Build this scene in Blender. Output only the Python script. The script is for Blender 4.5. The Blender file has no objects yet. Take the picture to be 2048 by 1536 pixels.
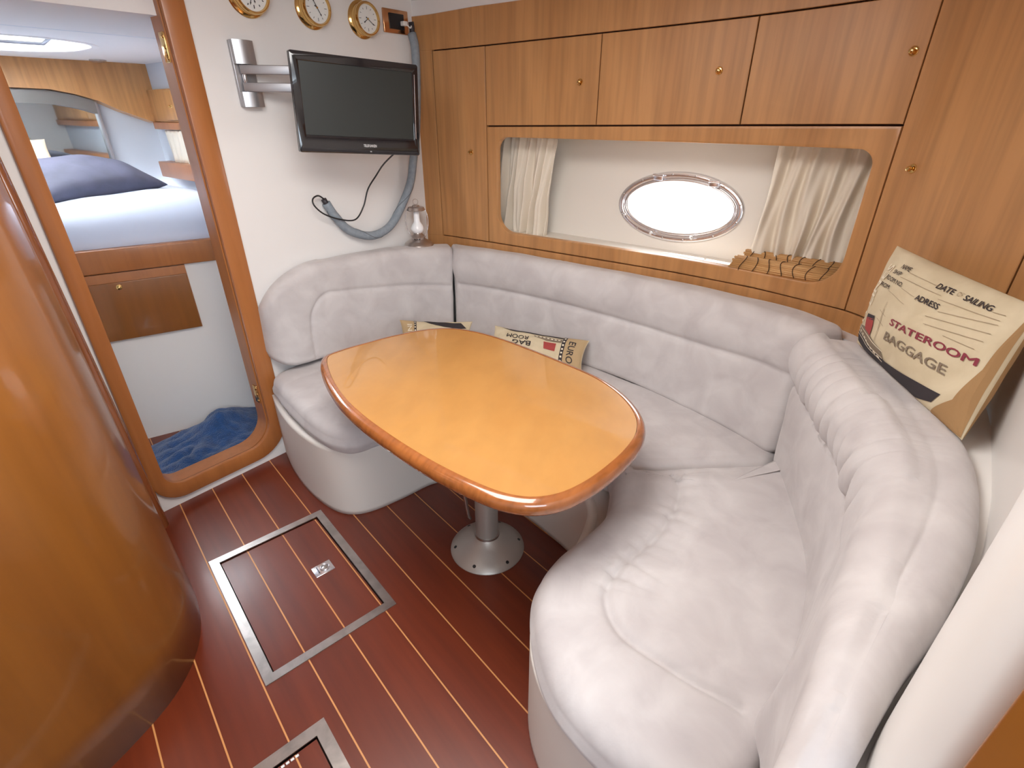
import bpy, bmesh, math, random
import numpy as np
from mathutils import Vector, noise
random.seed(7)
S = bpy.context.scene
COL = S.collection
PI = math.pi

# ---------------------------------------------------------------- camera
CAM = np.array([0., 0., 1.5])
AZ, PITCH, FPX = math.radians(38.7), math.radians(27.8), 1026.0
fh = np.array([math.cos(AZ), math.sin(AZ)])
c_right = np.array([math.sin(AZ), -math.cos(AZ), 0.])
c_fwd = np.array([fh[0]*math.cos(PITCH), fh[1]*math.cos(PITCH), -math.sin(PITCH)])
c_up = np.cross(c_right, c_fwd)
cd = bpy.data.cameras.new('camera')
cam = bpy.data.objects.new('camera', cd); COL.objects.link(cam)
cam.location = CAM
from mathutils import Matrix
M3 = Matrix(((c_right[0], c_up[0], -c_fwd[0]), (c_right[1], c_up[1], -c_fwd[1]), (c_right[2], c_up[2], -c_fwd[2])))
cam.rotation_euler = M3.to_euler()
cd.sensor_width = 36.0; cd.lens = 36.0*FPX/2048; cd.clip_start = .02; cd.clip_end = 50
S.camera = cam

# ---------------------------------------------------------------- world, lights, exposure
w = bpy.data.worlds.new('sky'); S.world = w; w.use_nodes = True
bg = w.node_tree.nodes['Background']
bg.inputs[0].default_value = (.93, .96, 1.0, 1); bg.inputs[1].default_value = 9.0
S.view_settings.view_transform = 'Standard'; S.view_settings.look = 'None'
S.view_settings.exposure = 0.20; S.view_settings.gamma = 1.0; S.view_settings.use_curve_mapping = False
S.cycles.use_denoising = True
S.cycles.max_bounces = 10; S.cycles.diffuse_bounces = 6; S.cycles.glossy_bounces = 5
S.cycles.sample_clamp_indirect = 4.0
def area(name, loc, to, size, size_y, power, col):
    l = bpy.data.lights.new(name, 'AREA'); l.shape = 'RECTANGLE'; l.size = size; l.size_y = size_y
    l.energy = power; l.color = col
    o = bpy.data.objects.new(name, l); COL.objects.link(o); o.location = loc
    d = Vector(to) - Vector(loc); o.rotation_euler = d.to_track_quat('-Z', 'Y').to_euler(); return o
area('companionway_daylight', (-.75, -1.0, 1.78), (1.0, .9, .5), 1.4, 1.0, 42, (.79, .90, 1.0))
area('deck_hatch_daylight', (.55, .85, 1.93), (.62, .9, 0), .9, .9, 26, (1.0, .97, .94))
area('forward_hatch_daylight', (.75, 3.7, 1.76), (.75, 3.65, 0), .5, .5, 6.5, (.80, .88, 1.0))
sun = bpy.data.lights.new('sun', 'SUN'); sun.energy = 26; sun.angle = .01; sun.color = (1, .93, .82)
so = bpy.data.objects.new('sun', sun); COL.objects.link(so); so.location = (4, 1, 4)
so.rotation_euler = Vector((-.36, -.72, -.58)).to_track_quat('-Z', 'Y').to_euler()

# ---------------------------------------------------------------- materials
def lin(r, g, b):
    f = lambda c: (c/255)/12.92 if c/255 <= .04045 else ((c/255+.055)/1.055)**2.4
    return (f(r), f(g), f(b), 1)
def mat(name, col, rough=.5, metal=0., coat=0., var=None, scale=(8, 8, 8), bump=0., bscale=None, sheen=0., detail=4, rotz=0., trans=0., emit=None, estr=0., coatr=.05, contrast=(.35, .65), spec=.5):
    m = bpy.data.materials.new(name); m.use_nodes = True
    nt = m.node_tree; b = nt.nodes['Principled BSDF']
    b.inputs['Base Color'].default_value = col
    b.inputs['Roughness'].default_value = rough; b.inputs['Metallic'].default_value = metal
    b.inputs['Coat Weight'].default_value = coat; b.inputs['Coat Roughness'].default_value = coatr
    b.inputs['Sheen Weight'].default_value = sheen
    b.inputs['Specular IOR Level'].default_value = spec
    if trans: b.inputs['Transmission Weight'].default_value = trans
    if emit: b.inputs['Emission Color'].default_value = emit; b.inputs['Emission Strength'].default_value = estr
    if var or bump:
        g = nt.nodes.new('ShaderNodeNewGeometry')
        mp = nt.nodes.new('ShaderNodeMapping'); mp.vector_type = 'TEXTURE'
        mp.inputs['Rotation'].default_value = (0, 0, rotz)
        nt.links.new(g.outputs['Position'], mp.inputs[0])
        sc = nt.nodes.new('ShaderNodeVectorMath'); sc.operation = 'MULTIPLY'; sc.inputs[1].default_value = scale
        nt.links.new(mp.outputs[0], sc.inputs[0])
    if var:
        n = nt.nodes.new('ShaderNodeTexNoise'); n.inputs['Scale'].default_value = 1; n.inputs['Detail'].default_value = detail
        n.inputs['Distortion'].default_value = .6
        nt.links.new(sc.outputs[0], n.inputs['Vector'])
        r = nt.nodes.new('ShaderNodeValToRGB'); r.color_ramp.elements[0].position = contrast[0]; r.color_ramp.elements[1].position = contrast[1]
        r.color_ramp.elements[0].color = var; r.color_ramp.elements[1].color = col
        nt.links.new(n.outputs[0], r.inputs[0]); nt.links.new(r.outputs[0], b.inputs['Base Color'])
    if bump:
        n2 = nt.nodes.new('ShaderNodeTexNoise'); n2.inputs['Scale'].default_value = 1; n2.inputs['Detail'].default_value = 3
        s2 = nt.nodes.new('ShaderNodeVectorMath'); s2.operation = 'MULTIPLY'; s2.inputs[1].default_value = bscale or scale
        nt.links.new(mp.outputs[0], s2.inputs[0]); nt.links.new(s2.outputs[0], n2.inputs['Vector'])
        bp = nt.nodes.new('ShaderNodeBump'); bp.inputs['Strength'].default_value = bump; bp.inputs['Distance'].default_value = .01
        nt.links.new(n2.outputs[0], bp.inputs['Height']); nt.links.new(bp.outputs[0], b.inputs['Normal'])
    return m
def wood(name, c1, c2, scale, rough=.35, coat=.5, rotz=0., fine=None, coatr=.06, contrast=(.3, .7), amp=(.80, 1.06)):
    """long-grain veneer: two stretched noises multiplied over each other, under varnish"""
    m = mat(name, c1, rough, coat=coat, var=c2, scale=scale, rotz=rotz, coatr=coatr, contrast=contrast)
    nt = m.node_tree; b = nt.nodes['Principled BSDF']
    ramp = [n for n in nt.nodes if n.type == 'VALTORGB'][0]
    sc = [n for n in nt.nodes if n.type == 'VECT_MATH'][0]
    s3 = nt.nodes.new('ShaderNodeVectorMath'); s3.operation = 'MULTIPLY'; s3.inputs[1].default_value = fine or (7, 7, 3)
    n3 = nt.nodes.new('ShaderNodeTexNoise'); n3.inputs['Scale'].default_value = 1; n3.inputs['Detail'].default_value = 3
    nt.links.new(sc.outputs[0], s3.inputs[0]); nt.links.new(s3.outputs[0], n3.inputs['Vector'])
    mr = nt.nodes.new('ShaderNodeMapRange'); mr.inputs[1].default_value = .32; mr.inputs[2].default_value = .6
    mr.inputs[3].default_value = amp[0]; mr.inputs[4].default_value = amp[1]
    nt.links.new(n3.outputs[0], mr.inputs[0])
    mx = nt.nodes.new('ShaderNodeMix'); mx.data_type = 'RGBA'; mx.blend_type = 'MULTIPLY'; mx.inputs[0].default_value = 1
    nt.links.new(ramp.outputs[0], mx.inputs[6]); nt.links.new(mr.outputs[0], mx.inputs[7])
    nt.links.new(mx.outputs[2], b.inputs['Base Color'])
    return m
PA = math.radians(9.9)
M_wall = mat('wall_liner', (.80, .785, .77, 1), .55, var=(.78, .765, .75, 1), scale=(2, 2, 2))
M_white = mat('white_gelcoat', (.80, .78, .75, 1), .35, coat=.15)
M_ceil = mat('headliner', (.78, .76, .75, 1), .7)
M_cab = wood('cherry_veneer', (.54, .275, .106, 1), (.43, .200, .070, 1), (6, 6, .8), .42, .20, coatr=.3, amp=(.84, 1.05))
M_cabdark = mat('cabinet_gap_dark', (.05, .016, .008, 1), .7)
M_panel = wood('varnished_wood_panel', (.28, .100, .016, 1), (.20, .064, .009, 1), (4, 4, .6), .35, .45, coatr=.07, amp=(.92, 1.03))
M_post = wood('varnished_post', (.30, .10, .03, 1), (.20, .06, .02, 1), (9, 9, .8), .2, 1.0, coatr=.04)
M_frame = wood('door_frame_wood', (.40, .145, .038, 1), (.34, .115, .029, 1), (7, 7, 1), .42, .3, coatr=.15, amp=(.93, 1.03))
M_table = wood('table_birdseye', (.52, .262, .078, 1), (.48, .230, .064, 1), (3, 7, 3), .3, 1.0, coatr=.02, fine=(3, 2, 2), rotz=.5, amp=(.94, 1.03))
M_tedge = wood('table_edge', (.36, .12, .032, 1), (.30, .092, .024, 1), (3, 9, 9), .2, 1.0, coatr=.03)
M_plank = wood('mahogany_plank', (.165, .027, .0075, 1), (.11, .0155, .0045, 1), (8, .8, 4), .36, .22, rotz=-PA, coatr=.16, fine=(5, 2.5, 2), amp=(.88, 1.05))
M_holly = mat('holly_inlay', (.60, .27, .09, 1), .4)
M_sub = mat('subfloor', (.03, .012, .008, 1), .8)
M_steel = mat('brushed_steel', (.56, .52, .49, 1), .3, 1.0, var=(.42, .39, .37, 1), scale=(20, 20, 20))
M_chrome = mat('chrome', (.80, .79, .82, 1), .16, .85)
M_alu = mat('silver_paint', (.42, .42, .44, 1), .35, .7)
M_pedal = mat('grey_cast_alloy', (.47, .44, .40, 1), .42, .55, bump=.05, bscale=(300, 300, 300))
M_brass = mat('polished_brass', (.72, .46, .17, 1), .14, 1.0)
M_copper = mat('copper_brass', (.62, .33, .17, 1), .18, 1.0)
M_dial = mat('dial_enamel', (.80, .82, .80, 1), .3, coat=.6)
M_ink = mat('dark_ink', (.03, .025, .03, 1), .5)
M_tvb = mat('tv_gloss_black', (.006, .006, .009, 1), .12, coat=.8)
M_tvs = mat('tv_screen', (.022, .027, .026, 1), .32)
M_logo = mat('white_print', (.75, .75, .75, 1), .5)
M_black = mat('black_plastic', (.01, .01, .012, 1), .4)
M_conduit = mat('grey_cable_sleeve', (.27, .31, .35, 1), .65, var=(.22, .26, .30, 1), scale=(60, 60, 60))
M_suede = mat('grey_suede', (.62, .59, .585, 1), .92, var=(.50, .465, .465, 1), scale=(9, 9, 9), bump=.10, bscale=(34, 34, 34), sheen=.25, detail=6, contrast=(.3, .72), spec=.2)
M_curtain = mat('cream_curtain', (.80, .73, .62, 1), .85, bump=.05, bscale=(90, 90, 20))
M_niche = mat('hull_liner', (.80, .76, .70, 1), .5)
M_bamboo = mat('bamboo', (.62, .36, .15, 1), .55, var=(.48, .25, .09, 1), scale=(90, 6, 90))
M_cord = mat('brown_cord', (.05, .025, .012, 1), .8)
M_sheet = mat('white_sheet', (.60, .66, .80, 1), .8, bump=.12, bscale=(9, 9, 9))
M_dpillow = mat('slate_pillow', (.065, .065, .10, 1), .8, var=(.05, .05, .075, 1), scale=(10, 10, 10), bump=.1, bscale=(18, 18, 18))
M_cpillow = mat('cream_pillow', (.72, .60, .44, 1), .8)
M_mirror = mat('mirror_glass', (.72, .76, .74, 1), .03, 1.0)
M_towel = mat('blue_towel', (.014, .075, .23, 1), .95, var=(.009, .05, .16, 1), scale=(30, 30, 30), bump=.8, bscale=(160, 160, 160), sheen=.3)
M_pale = mat('pale_panel', (.56, .60, .66, 1), .6)
M_pillow = mat('printed_cotton', (.66, .57, .40, 1), .85, var=(.58, .49, .33, 1), scale=(12, 12, 12), bump=.12, bscale=(26, 26, 26))
M_pband = mat('print_brown_border', (.36, .21, .09, 1), .85)
M_pdark = mat('print_dark_hull', (.035, .028, .032, 1), .85)
M_pmid = mat('print_grey_brown', (.22, .17, .12, 1), .85)
M_pred = mat('print_red', (.36, .055, .05, 1), .85)
M_pmar = mat('print_maroon', (.24, .035, .055, 1), .85)
M_pfaint = mat('print_pale', (.80, .73, .58, 1), .85)
M_pline = mat('print_line', (.38, .30, .20, 1), .85)
M_ptan = mat('print_tan', (.46, .33, .18, 1), .85)
M_opal = mat('opal_glass', (.92, .93, .95, 1), .3, coat=.2)
M_lantern = mat('pewter', (.50, .44, .41, 1), .28, .9)
def glassmat():
    m = bpy.data.materials.new('window_glass'); m.use_nodes = True; nt = m.node_tree; nt.nodes.clear()
    o = nt.nodes.new('ShaderNodeOutputMaterial'); t = nt.nodes.new('ShaderNodeBsdfTransparent'); g = nt.nodes.new('ShaderNodeBsdfGlossy')
    g.inputs['Roughness'].default_value = .02; mx = nt.nodes.new('ShaderNodeMixShader'); mx.inputs[0].default_value = .06
    nt.links.new(t.outputs[0], mx.inputs[1]); nt.links.new(g.outputs[0], mx.inputs[2]); nt.links.new(mx.outputs[0], o.inputs[0]); return m
M_glass = glassmat()
M_frost = bpy.data.materials.new('frosted_acrylic'); M_frost.use_nodes = True
_n = M_frost.node_tree; _t = _n.nodes.new('ShaderNodeBsdfTranslucent'); _t.inputs[0].default_value = (.9, .93, .95, 1); _n.links.new(_t.outputs[0], _n.nodes['Material Output'].inputs[0])

# ---------------------------------------------------------------- object helpers
LOC = {}
def thing(name, label, cat, loc=(0, 0, 0), group=None):
    o = bpy.data.objects.new(name, None); o.empty_display_size = .05; COL.objects.link(o); o.location = loc
    o['label'] = label; o['category'] = cat
    if group: o['group'] = group
    LOC[o.name] = np.array(loc, float); return o
def mesh(name, V, F, m, parent=None, smooth=False, origin=None, label=None, kind=None, mats=None, fm=None):
    V = np.asarray(V, float)
    if parent is not None: org = LOC[parent.name]
    else: org = np.array(origin if origin is not None else (0, 0, 0), float)
    me = bpy.data.meshes.new(name); me.from_pydata((V-org).tolist(), [], [tuple(int(i) for i in f) for f in F]); 
    for k in (mats or [m]): me.materials.append(k)
    if fm is not None: me.polygons.foreach_set('material_index', fm)
    me.validate()
    if smooth: me.polygons.foreach_set('use_smooth', [True]*len(me.polygons))
    me.update()
    o = bpy.data.objects.new(name, me); COL.objects.link(o)
    if parent is not None: o.parent = parent
    else: o.location = org
    LOC[o.name] = org
    if label: o['label'] = label
    if kind: o['kind'] = kind
    return o
def recalc(o):
    bm = bmesh.new(); bm.from_mesh(o.data); bmesh.ops.recalc_face_normals(bm, faces=bm.faces); bm.to_mesh(o.data); bm.free(); return o
def merge(o, d=1e-5):
    bm = bmesh.new(); bm.from_mesh(o.data); bmesh.ops.remove_doubles(bm, verts=bm.verts, dist=d); bmesh.ops.recalc_face_normals(bm, faces=bm.faces); bm.to_mesh(o.data); bm.free(); return o
def tag(o, label, cat, group=None, kind=None):
    o['label'] = label; o['category'] = cat
    if group: o['group'] = group
    if kind: o['kind'] = kind
    return o
def struct(o): o['kind'] = 'structure'; return o
def sharp(o, ang=40):
    for p in o.data.polygons: p.use_smooth = True
    bm = bmesh.new(); bm.from_mesh(o.data)
    for e in bm.edges:
        if len(e.link_faces) == 2 and e.calc_face_angle(0) > math.radians(ang): e.smooth = False
    bm.to_mesh(o.data); bm.free(); return o
class MB:
    def __init__(s): s.V = []; s.F = []
    def add(s, V, F):
        n = len(s.V); s.V += [tuple(map(float, v)) for v in V]; s.F += [tuple(i+n for i in f) for f in F]; return s
    def box(s, c, u, v, w_, hx, hy, hz, bev=0.):
        """box centred at c along unit axes u,v,w_ with half sizes; optional chamfer"""
        c, u, v, w_ = map(lambda a: np.array(a, float), (c, u, v, w_))
        if bev <= 0:
            V = [c+u*hx*a+v*hy*b+w_*hz*d for a in (-1, 1) for b in (-1, 1) for d in (-1, 1)]
            return s.add(V, [(0, 1, 3, 2), (4, 6, 7, 5), (0, 4, 5, 1), (2, 3, 7, 6), (0, 2, 6, 4), (1, 5, 7, 3)])
        bm = bmesh.new(); bmesh.ops.create_cube(bm, size=2)
        for q in bm.verts: q.co = (q.co.x*hx, q.co.y*hy, q.co.z*hz)
        bmesh.ops.bevel(bm, geom=bm.edges[:], offset=bev, segments=3, affect='EDGES', profile=.5)
        bm.verts.ensure_lookup_table()
        V = [c+u*q.co.x+v*q.co.y+w_*q.co.z for q in bm.verts]; F = [[q.index for q in f.verts] for f in bm.faces]; bm.free()
        return s.add(V, F)
    def abox(s, x0, x1, y0, y1, z0, z1, bev=0.):
        return s.box(((x0+x1)/2, (y0+y1)/2, (z0+z1)/2), (1, 0, 0), (0, 1, 0), (0, 0, 1), abs(x1-x0)/2, abs(y1-y0)/2, abs(z1-z0)/2, bev)
    def lathe(s, c, prof, ax=(0, 0, 1), n=32, sq=1.):
        """profile [(r,h)] about axis ax through c"""
        c = np.array(c, float); ax = np.array(ax, float); ax /= np.linalg.norm(ax)
        h = np.array((0, 0, 1.)) if abs(ax[2]) < .9 else np.array((1., 0, 0)); u = np.cross(ax, h); u /= np.linalg.norm(u); v = np.cross(ax, u)
        V = []; F = []
        for r, z in prof:
            for k in range(n):
                a = 2*PI*k/n; V.append(c+ax*z+(u*math.cos(a)+v*math.sin(a)*sq)*max(r, 1e-5))
        for i in range(len(prof)-1):
            for k in range(n): F.append((i*n+k, i*n+(k+1) % n, (i+1)*n+(k+1) % n, (i+1)*n+k))
        F.append(tuple(range(n))[::-1]); F.append(tuple((len(prof)-1)*n+k for k in range(n)))
        return s.add(V, F)
    def tube(s, P, r, n=10, closed=False, sx=1., cap=True):
        P = [np.array(p, float) for p in P]; m_ = len(P); V = []; F = []; N = None
        for i in range(m_):
            t = P[(i+1) % m_]-P[i-1] if closed or 0 < i < m_-1 else (P[1]-P[0] if i == 0 else P[-1]-P[-2])
            t = t/np.linalg.norm(t)
            if N is None:
                N = np.cross(t, (0, 0, 1.)) if abs(t[2]) < .9 else np.cross(t, (1., 0, 0))
            N = N-t*(N@t); N /= np.linalg.norm(N); B = np.cross(t, N); rr = r[i] if hasattr(r, '__len__') else r
            for k in range(n): a = 2*PI*k/n; V.append(P[i]+N*rr*math.cos(a)*sx+B*rr*math.sin(a))
        q = m_ if closed else m_-1
        for i in range(q):
            for k in range(n): F.append((i*n+k, i*n+(k+1) % n, ((i+1) % m_)*n+(k+1) % n, ((i+1) % m_)*n+k))
        if not closed and cap: F.append(tuple(range(n))[::-1]); F.append(tuple((m_-1)*n+k for k in range(n)))
        return s.add(V, F)
    def build(s, name, m, parent=None, smooth=False, origin=None, **k):
        o = mesh(name, s.V, s.F, m, parent, smooth, origin, **k)
        recalc(o)
        if smooth == 'auto': sharp(o)
        return o
def crom(P, n):
    """Catmull-Rom through P (k,dim), n samples uniform in arclength"""
    P = np.asarray(P, float); Q = np.vstack([2*P[0]-P[1], P, 2*P[-1]-P[-2]]); out = []
    for i in range(1, len(Q)-2):
        for t in np.linspace(0, 1, 24, endpoint=False):
            a, b, c, d = Q[i-1], Q[i], Q[i+1], Q[i+2]
            out.append(.5*((2*b)+(-a+c)*t+(2*a-5*b+4*c-d)*t*t+(-a+3*b-3*c+d)*t**3))
    out.append(P[-1]); out = np.array(out)
    s = np.concatenate([[0], np.cumsum(np.linalg.norm(np.diff(out, axis=0), axis=1))])
    t = np.linspace(0, s[-1], n) if np.isscalar(n) else np.asarray(n)*s[-1]
    return np.array([[np.interp(x, s, out[:, k]) for k in range(out.shape[1])] for x in t])
def crom_closed(P, n):
    P = np.asarray(P, float); m_ = len(P); Q = np.vstack([P[-2:], P, P[:3]]); R = crom(Q, 40*len(Q))
    # take the stretch from P[0] round to P[0]
    i0 = np.argmin(np.linalg.norm(R[:len(R)//3]-P[0], axis=1)); i1 = len(R)*2//3+np.argmin(np.linalg.norm(R[len(R)*2//3:]-P[0], axis=1))
    R = R[i0:i1+1]; s = np.concatenate([[0], np.cumsum(np.linalg.norm(np.diff(R, axis=0), axis=1))])
    t = np.linspace(0, s[-1], n, endpoint=False)
    return np.array([[np.interp(x, s, R[:, k]) for k in range(R.shape[1])] for x in t])
def polydist(V, L, N=None):
    """distance of each vertex to polyline L, and arclength of the nearest point"""
    best = np.full(len(V), 1e9); arc = np.zeros(len(V)); acc = 0; side = np.zeros(len(V))
    for a, b in zip(L[:-1], L[1:]):
        ab = b-a; l2 = ab@ab; t = np.clip(((V-a)@ab)/l2, 0, 1); q = a+t[:, None]*ab; dv = V-q; d = np.linalg.norm(dv, axis=1)
        if N is not None:
            nn_ = np.abs((dv*N).sum(1)); d = np.where(nn_ < .06, np.sqrt(np.maximum(d*d-nn_*nn_, 0)), d)
        mk = d < best; best[mk] = d[mk]; arc[mk] = acc+t[mk]*math.sqrt(l2)
        acc += math.sqrt(l2)
    return best, arc

# ================================================================ ROOM SHELL
Yw = 2.205
EQ = np.array([math.cos(PA), -math.sin(PA)]); ET = np.array([math.sin(PA), math.cos(PA)])
def fl(q, t, z=0.): p = q*EQ+t*ET; return (p[0], p[1], z)
# floor: structure with every plank and every light inlay strip a part
fb = MB(); fb.abox(-1.6, 2.4, -1.9, 3.0, -.06, -.022); floor = struct(fb.build('floor', M_sub))
def rect_minus(r, holes):
    out = [r]
    for h in holes:
        nx = []
        for (a, b, c, d) in out:
            A, B, Cc, D = max(a, h[0]), min(b, h[1]), max(c, h[2]), min(d, h[3])
            if A >= B or Cc >= D: nx.append((a, b, c, d)); continue
            if c < Cc: nx.append((a, b, c, Cc))
            if D < d: nx.append((a, b, D, d))
            if a < A: nx.append((a, A, Cc, D))
            if B < b: nx.append((B, b, Cc, D))
        out = nx
    return out
def slabs(rects, z0, z1):
    b = MB()
    for (a, c, d, e) in rects: b.box((*((a+c)/2*EQ+(d+e)/2*ET), (z0+z1)/2), (*EQ, 0), (*ET, 0), (0, 0, 1), (c-a)/2, (e-d)/2, (z1-z0)/2)
    return b
HA = (.082, .487, 1.190, 1.790); HB = (-.45, .141, .36, .960)
seams = [(-.207+.1338*k) for k in range(-9, 12)]
for a, b in zip(seams[:-1], seams[1:]):
    hole = [HA, HB]
    slabs(rect_minus((a+.0022, b-.0022, -1.9, 2.98), hole), -.022, 0).build('plank', M_plank, floor)
for a in seams:
    slabs(rect_minus((a-.0022, a+.0022, -1.9, 2.98), [HA, HB]), -.022, -.0003).build('inlay_strip', M_holly, floor)

def hatch(label, h, wid, ring=True, slots=False):
    q0, q1, t0, t1 = h; c = (*((q0+q1)/2*EQ+(t0+t1)/2*ET), 0)
    T = thing('floor_hatch', label, 'floor hatch', c)
    for nm, (a, b, d, e) in dict(l=(q0-.016, q0+wid-.016, t0-.016, t1+.016), r=(q1-wid+.016, q1+.016, t0-.016, t1+.016), b=(q0+wid-.016, q1-wid+.016, t0-.016, t0-.016+wid), t=(q0+wid-.016, q1-wid+.016, t1+.016-wid, t1+.016)).items():
        slabs([(a, b, d, e)], -.001, .004).build('metal_frame', M_steel, T)
    g = .004; i0, i1, j0, j1 = q0+wid-.016+g, q1-wid+.016-g, t0+wid-.016+g, t1-wid+.016-g
    for a, b in zip(seams[:-1], seams[1:]):
        aa, bb = max(a+.0022, i0), min(b-.0022, i1)
        if bb > aa+.004: slabs([(aa, bb, j0, j1)], -.02, -.003).build('plank', M_plank, T)
    for a in seams:
        if i0 < a < i1: slabs([(a-.0022, a+.0022, j0, j1)], -.02, -.0032).build('inlay_strip', M_holly, T)
    if ring:
        qc, tc = .378, 1.494
        b = MB(); b.box((*(qc*EQ+tc*ET), -.001), (*EQ, 0), (*ET, 0), (0, 0, 1), .036, .028, .0022, .002); p = b.build('latch_plate', M_chrome, T, 'auto')
        b = MB(); cc = np.array((*((qc+.008)*EQ+tc*ET), .0035)); e3 = np.array((*EQ, 0)); t3 = np.array((*ET, 0))
        b.tube([cc+.0155*(e3*math.cos(k)+t3*math.sin(k)) for k in np.linspace(0, 2*PI, 25)[:-1]], .0024, 8, True); b.build('pull_ring', M_chrome, p, True)
        b = MB(); b.lathe(cc-(0, 0, .003), [(.011, 0), (.011, .002), (.004, .004)], n=20); b.build('latch_button', M_steel, p, 'auto')
        b = MB(); b.box(cc-e3*.026-(0, 0, .001), (*EQ, 0), (*ET, 0), (0, 0, 1), .0012, .016, .0015); b.build('latch_slot', M_black, p)
    if slots:
        for k in range(6):
            b = MB(); b.box((*((i1-.055-k*.0125)*EQ+(j1-.007)*ET), -.0015), (*EQ, 0), (*ET, 0), (0, 0, 1), .0045, .0032, .0016, .0012); b.build('vent_slot', M_logo, T, 'auto')
    return T
hatch('steel framed floor hatch with ring latch, in front of the table pedestal', HA, .030)
hatch('steel framed floor hatch cut off by the bottom edge of the photo', HB, .034, ring=False, slots=True)

# bulkhead with door opening (the television wall)
def rrect(x0, x1, z0, z1, rs, n=10):
    """rounded rectangle loop, corners order: (x1,z0) (x1,z1) (x0,z1) (x0,z0); rs radii in this order"""
    out = []
    for (cx, cz, a0), r in zip(((x1, z0, -90), (x1, z1, 0), (x0, z1, 90), (x0, z0, 180)), rs):
        sx = -1 if cx == x1 else 1; sz = 1 if cz == z0 else -1
        for k in range(n+1):
            a = math.radians(a0+90*k/n); out.append((cx+sx*r+r*math.cos(a), cz+sz*r+r*math.sin(a)))
    return np.array(out)
def ring_between(outer, inner, to3, d0, d1, name, m, parent=None, nr=1, smooth='auto', edge=.0):
    """solid ring: outer & inner loops (same count) in 2D, mapped by to3(p, depth)"""
    n = len(outer); rings = [(outer, d1)]+[(outer+(inner-outer)*k/nr, d0) for k in range(nr+1)]+[(inner, d1)]
    if edge:
        c1 = outer+(inner-outer)*min(.4, edge/np.mean(np.linalg.norm(inner-outer, axis=1))); c2 = inner-(inner-outer)*min(.4, edge/np.mean(np.linalg.norm(inner-outer, axis=1)))
        sg = 1 if d1 > d0 else -1
        rings = [(outer, d1), (outer, d0+sg*edge), (outer*.7+c1*.3, d0+sg*edge*.3), (c1, d0)]+[(c1+(c2-c1)*k/nr, d0) for k in range(1, nr)]+[(c2, d0), (inner*.7+c2*.3, d0+sg*edge*.3), (inner, d0+sg*edge), (inner, d1)]
    V = []; F = []
    for L, d in rings: V += [to3(p, d) for p in L]
    R = len(rings)
    for i in range(R):
        j = (i+1) % R
        for k in range(n): F.append((i*n+k, i*n+(k+1) % n, j*n+(k+1) % n, j*n+k))
    o = mesh(name, V, F, m, parent); recalc(o); sharp(o, 35); return o
def match_loop(x0, x1, z0, z1, inner):
    """outer rectangle loop sampled to face each inner loop vertex"""
    c = inner.mean(0); out = []
    for p in inner:
        d = p-c; t = min([((x1 if d[0] > 0 else x0)-c[0])/d[0] if abs(d[0]) > 1e-9 else 1e9, ((z1 if d[1] > 0 else z0)-c[1])/d[1] if abs(d[1]) > 1e-9 else 1e9]); out.append(c+d*t)
    out = np.array(out)
    for cx in (x0, x1):
        for cz in (z0, z1):
            k = np.argmin(np.linalg.norm(out-np.array((cx, cz)), axis=1)); out[k] = (cx, cz)
    return out
dens = lambda L, m_=4: np.vstack([L[i]+(L[(i+1) % len(L)]-L[i])*k/m_ for i in range(len(L)) for k in range(m_)])
door_in = rrect(.425, .895, .105, 1.96, (.12, .05, .05, .07))
hole = dens(rrect(.405, .915, .085, 1.98, (.13, .05, .05, .08)))
toB = lambda p, d: (p[0], d, p[1])
struct(ring_between(match_loop(-1.5, 2.7, -.02, 2.08, hole), hole, toB, Yw, Yw+.03, 'wall_back', M_wall))
door_out = rrect(.372, .972, .035, 2.02, (.17, .06, .06, .12))
dfr = thing('door_frame', 'varnished wooden door frame with rounded corners around the sleeping cabin doorway', 'door frame', (.66, Yw, .03))
ring_between(dens(door_out), dens(door_in), toB, Yw-.016, Yw+.001, 'frame_face', M_frame, dfr, 2, edge=.006)
jin = dens(rrect(.425, .89, .105, 1.96, (.12, .05, .05, .07))); jout = dens(rrect(.412, .908, .09, 1.975, (.125, .05, .05, .075)))
ring_between(jout, jin+0, toB, Yw+.004, Yw+.085, 'jamb', M_frame, dfr, 1)
b = MB(); b.tube([(p[0], Yw+.002, p[1]) for p in dens(rrect(.422, .898, .102, 1.965, (.12, .05, .05, .07)))], .003, 6, True); b.build('rubber_seal', M_black, dfr, True)
for z in (1.70, .345):
    b = MB(); b.abox(.886, .892, Yw+.012, Yw+.05, z-.045, z+.045, .002); h = b.build('hinge', M_brass, dfr, 'auto')
    b = MB()
    for dz in (-.032, 0, .032): b.lathe((.889, Yw+.02, z+dz), [(.0001, -.009), (.007, -.006), (.007, .006), (.0001, .009)], (-1, 0, 0) if 0 else (0, 0, 1), 14)
    b.build('hinge_pin', M_brass, h, True)
# other walls
b = MB(); b.abox(-1.55, -1.5, -1.9, 2.25, -.05, 2.05); struct(b.build('wall_left', M_wall))
b = MB(); b.abox(-1.5, 2.7, -1.95, -1.9, -.05, 2.05); struct(b.build('wall_front', M_wall))
b = MB(); b.abox(-1.5, 2.7, -1.9, 2.25, 1.965, 2.0); struct(b.build('ceiling', M_ceil))

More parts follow.
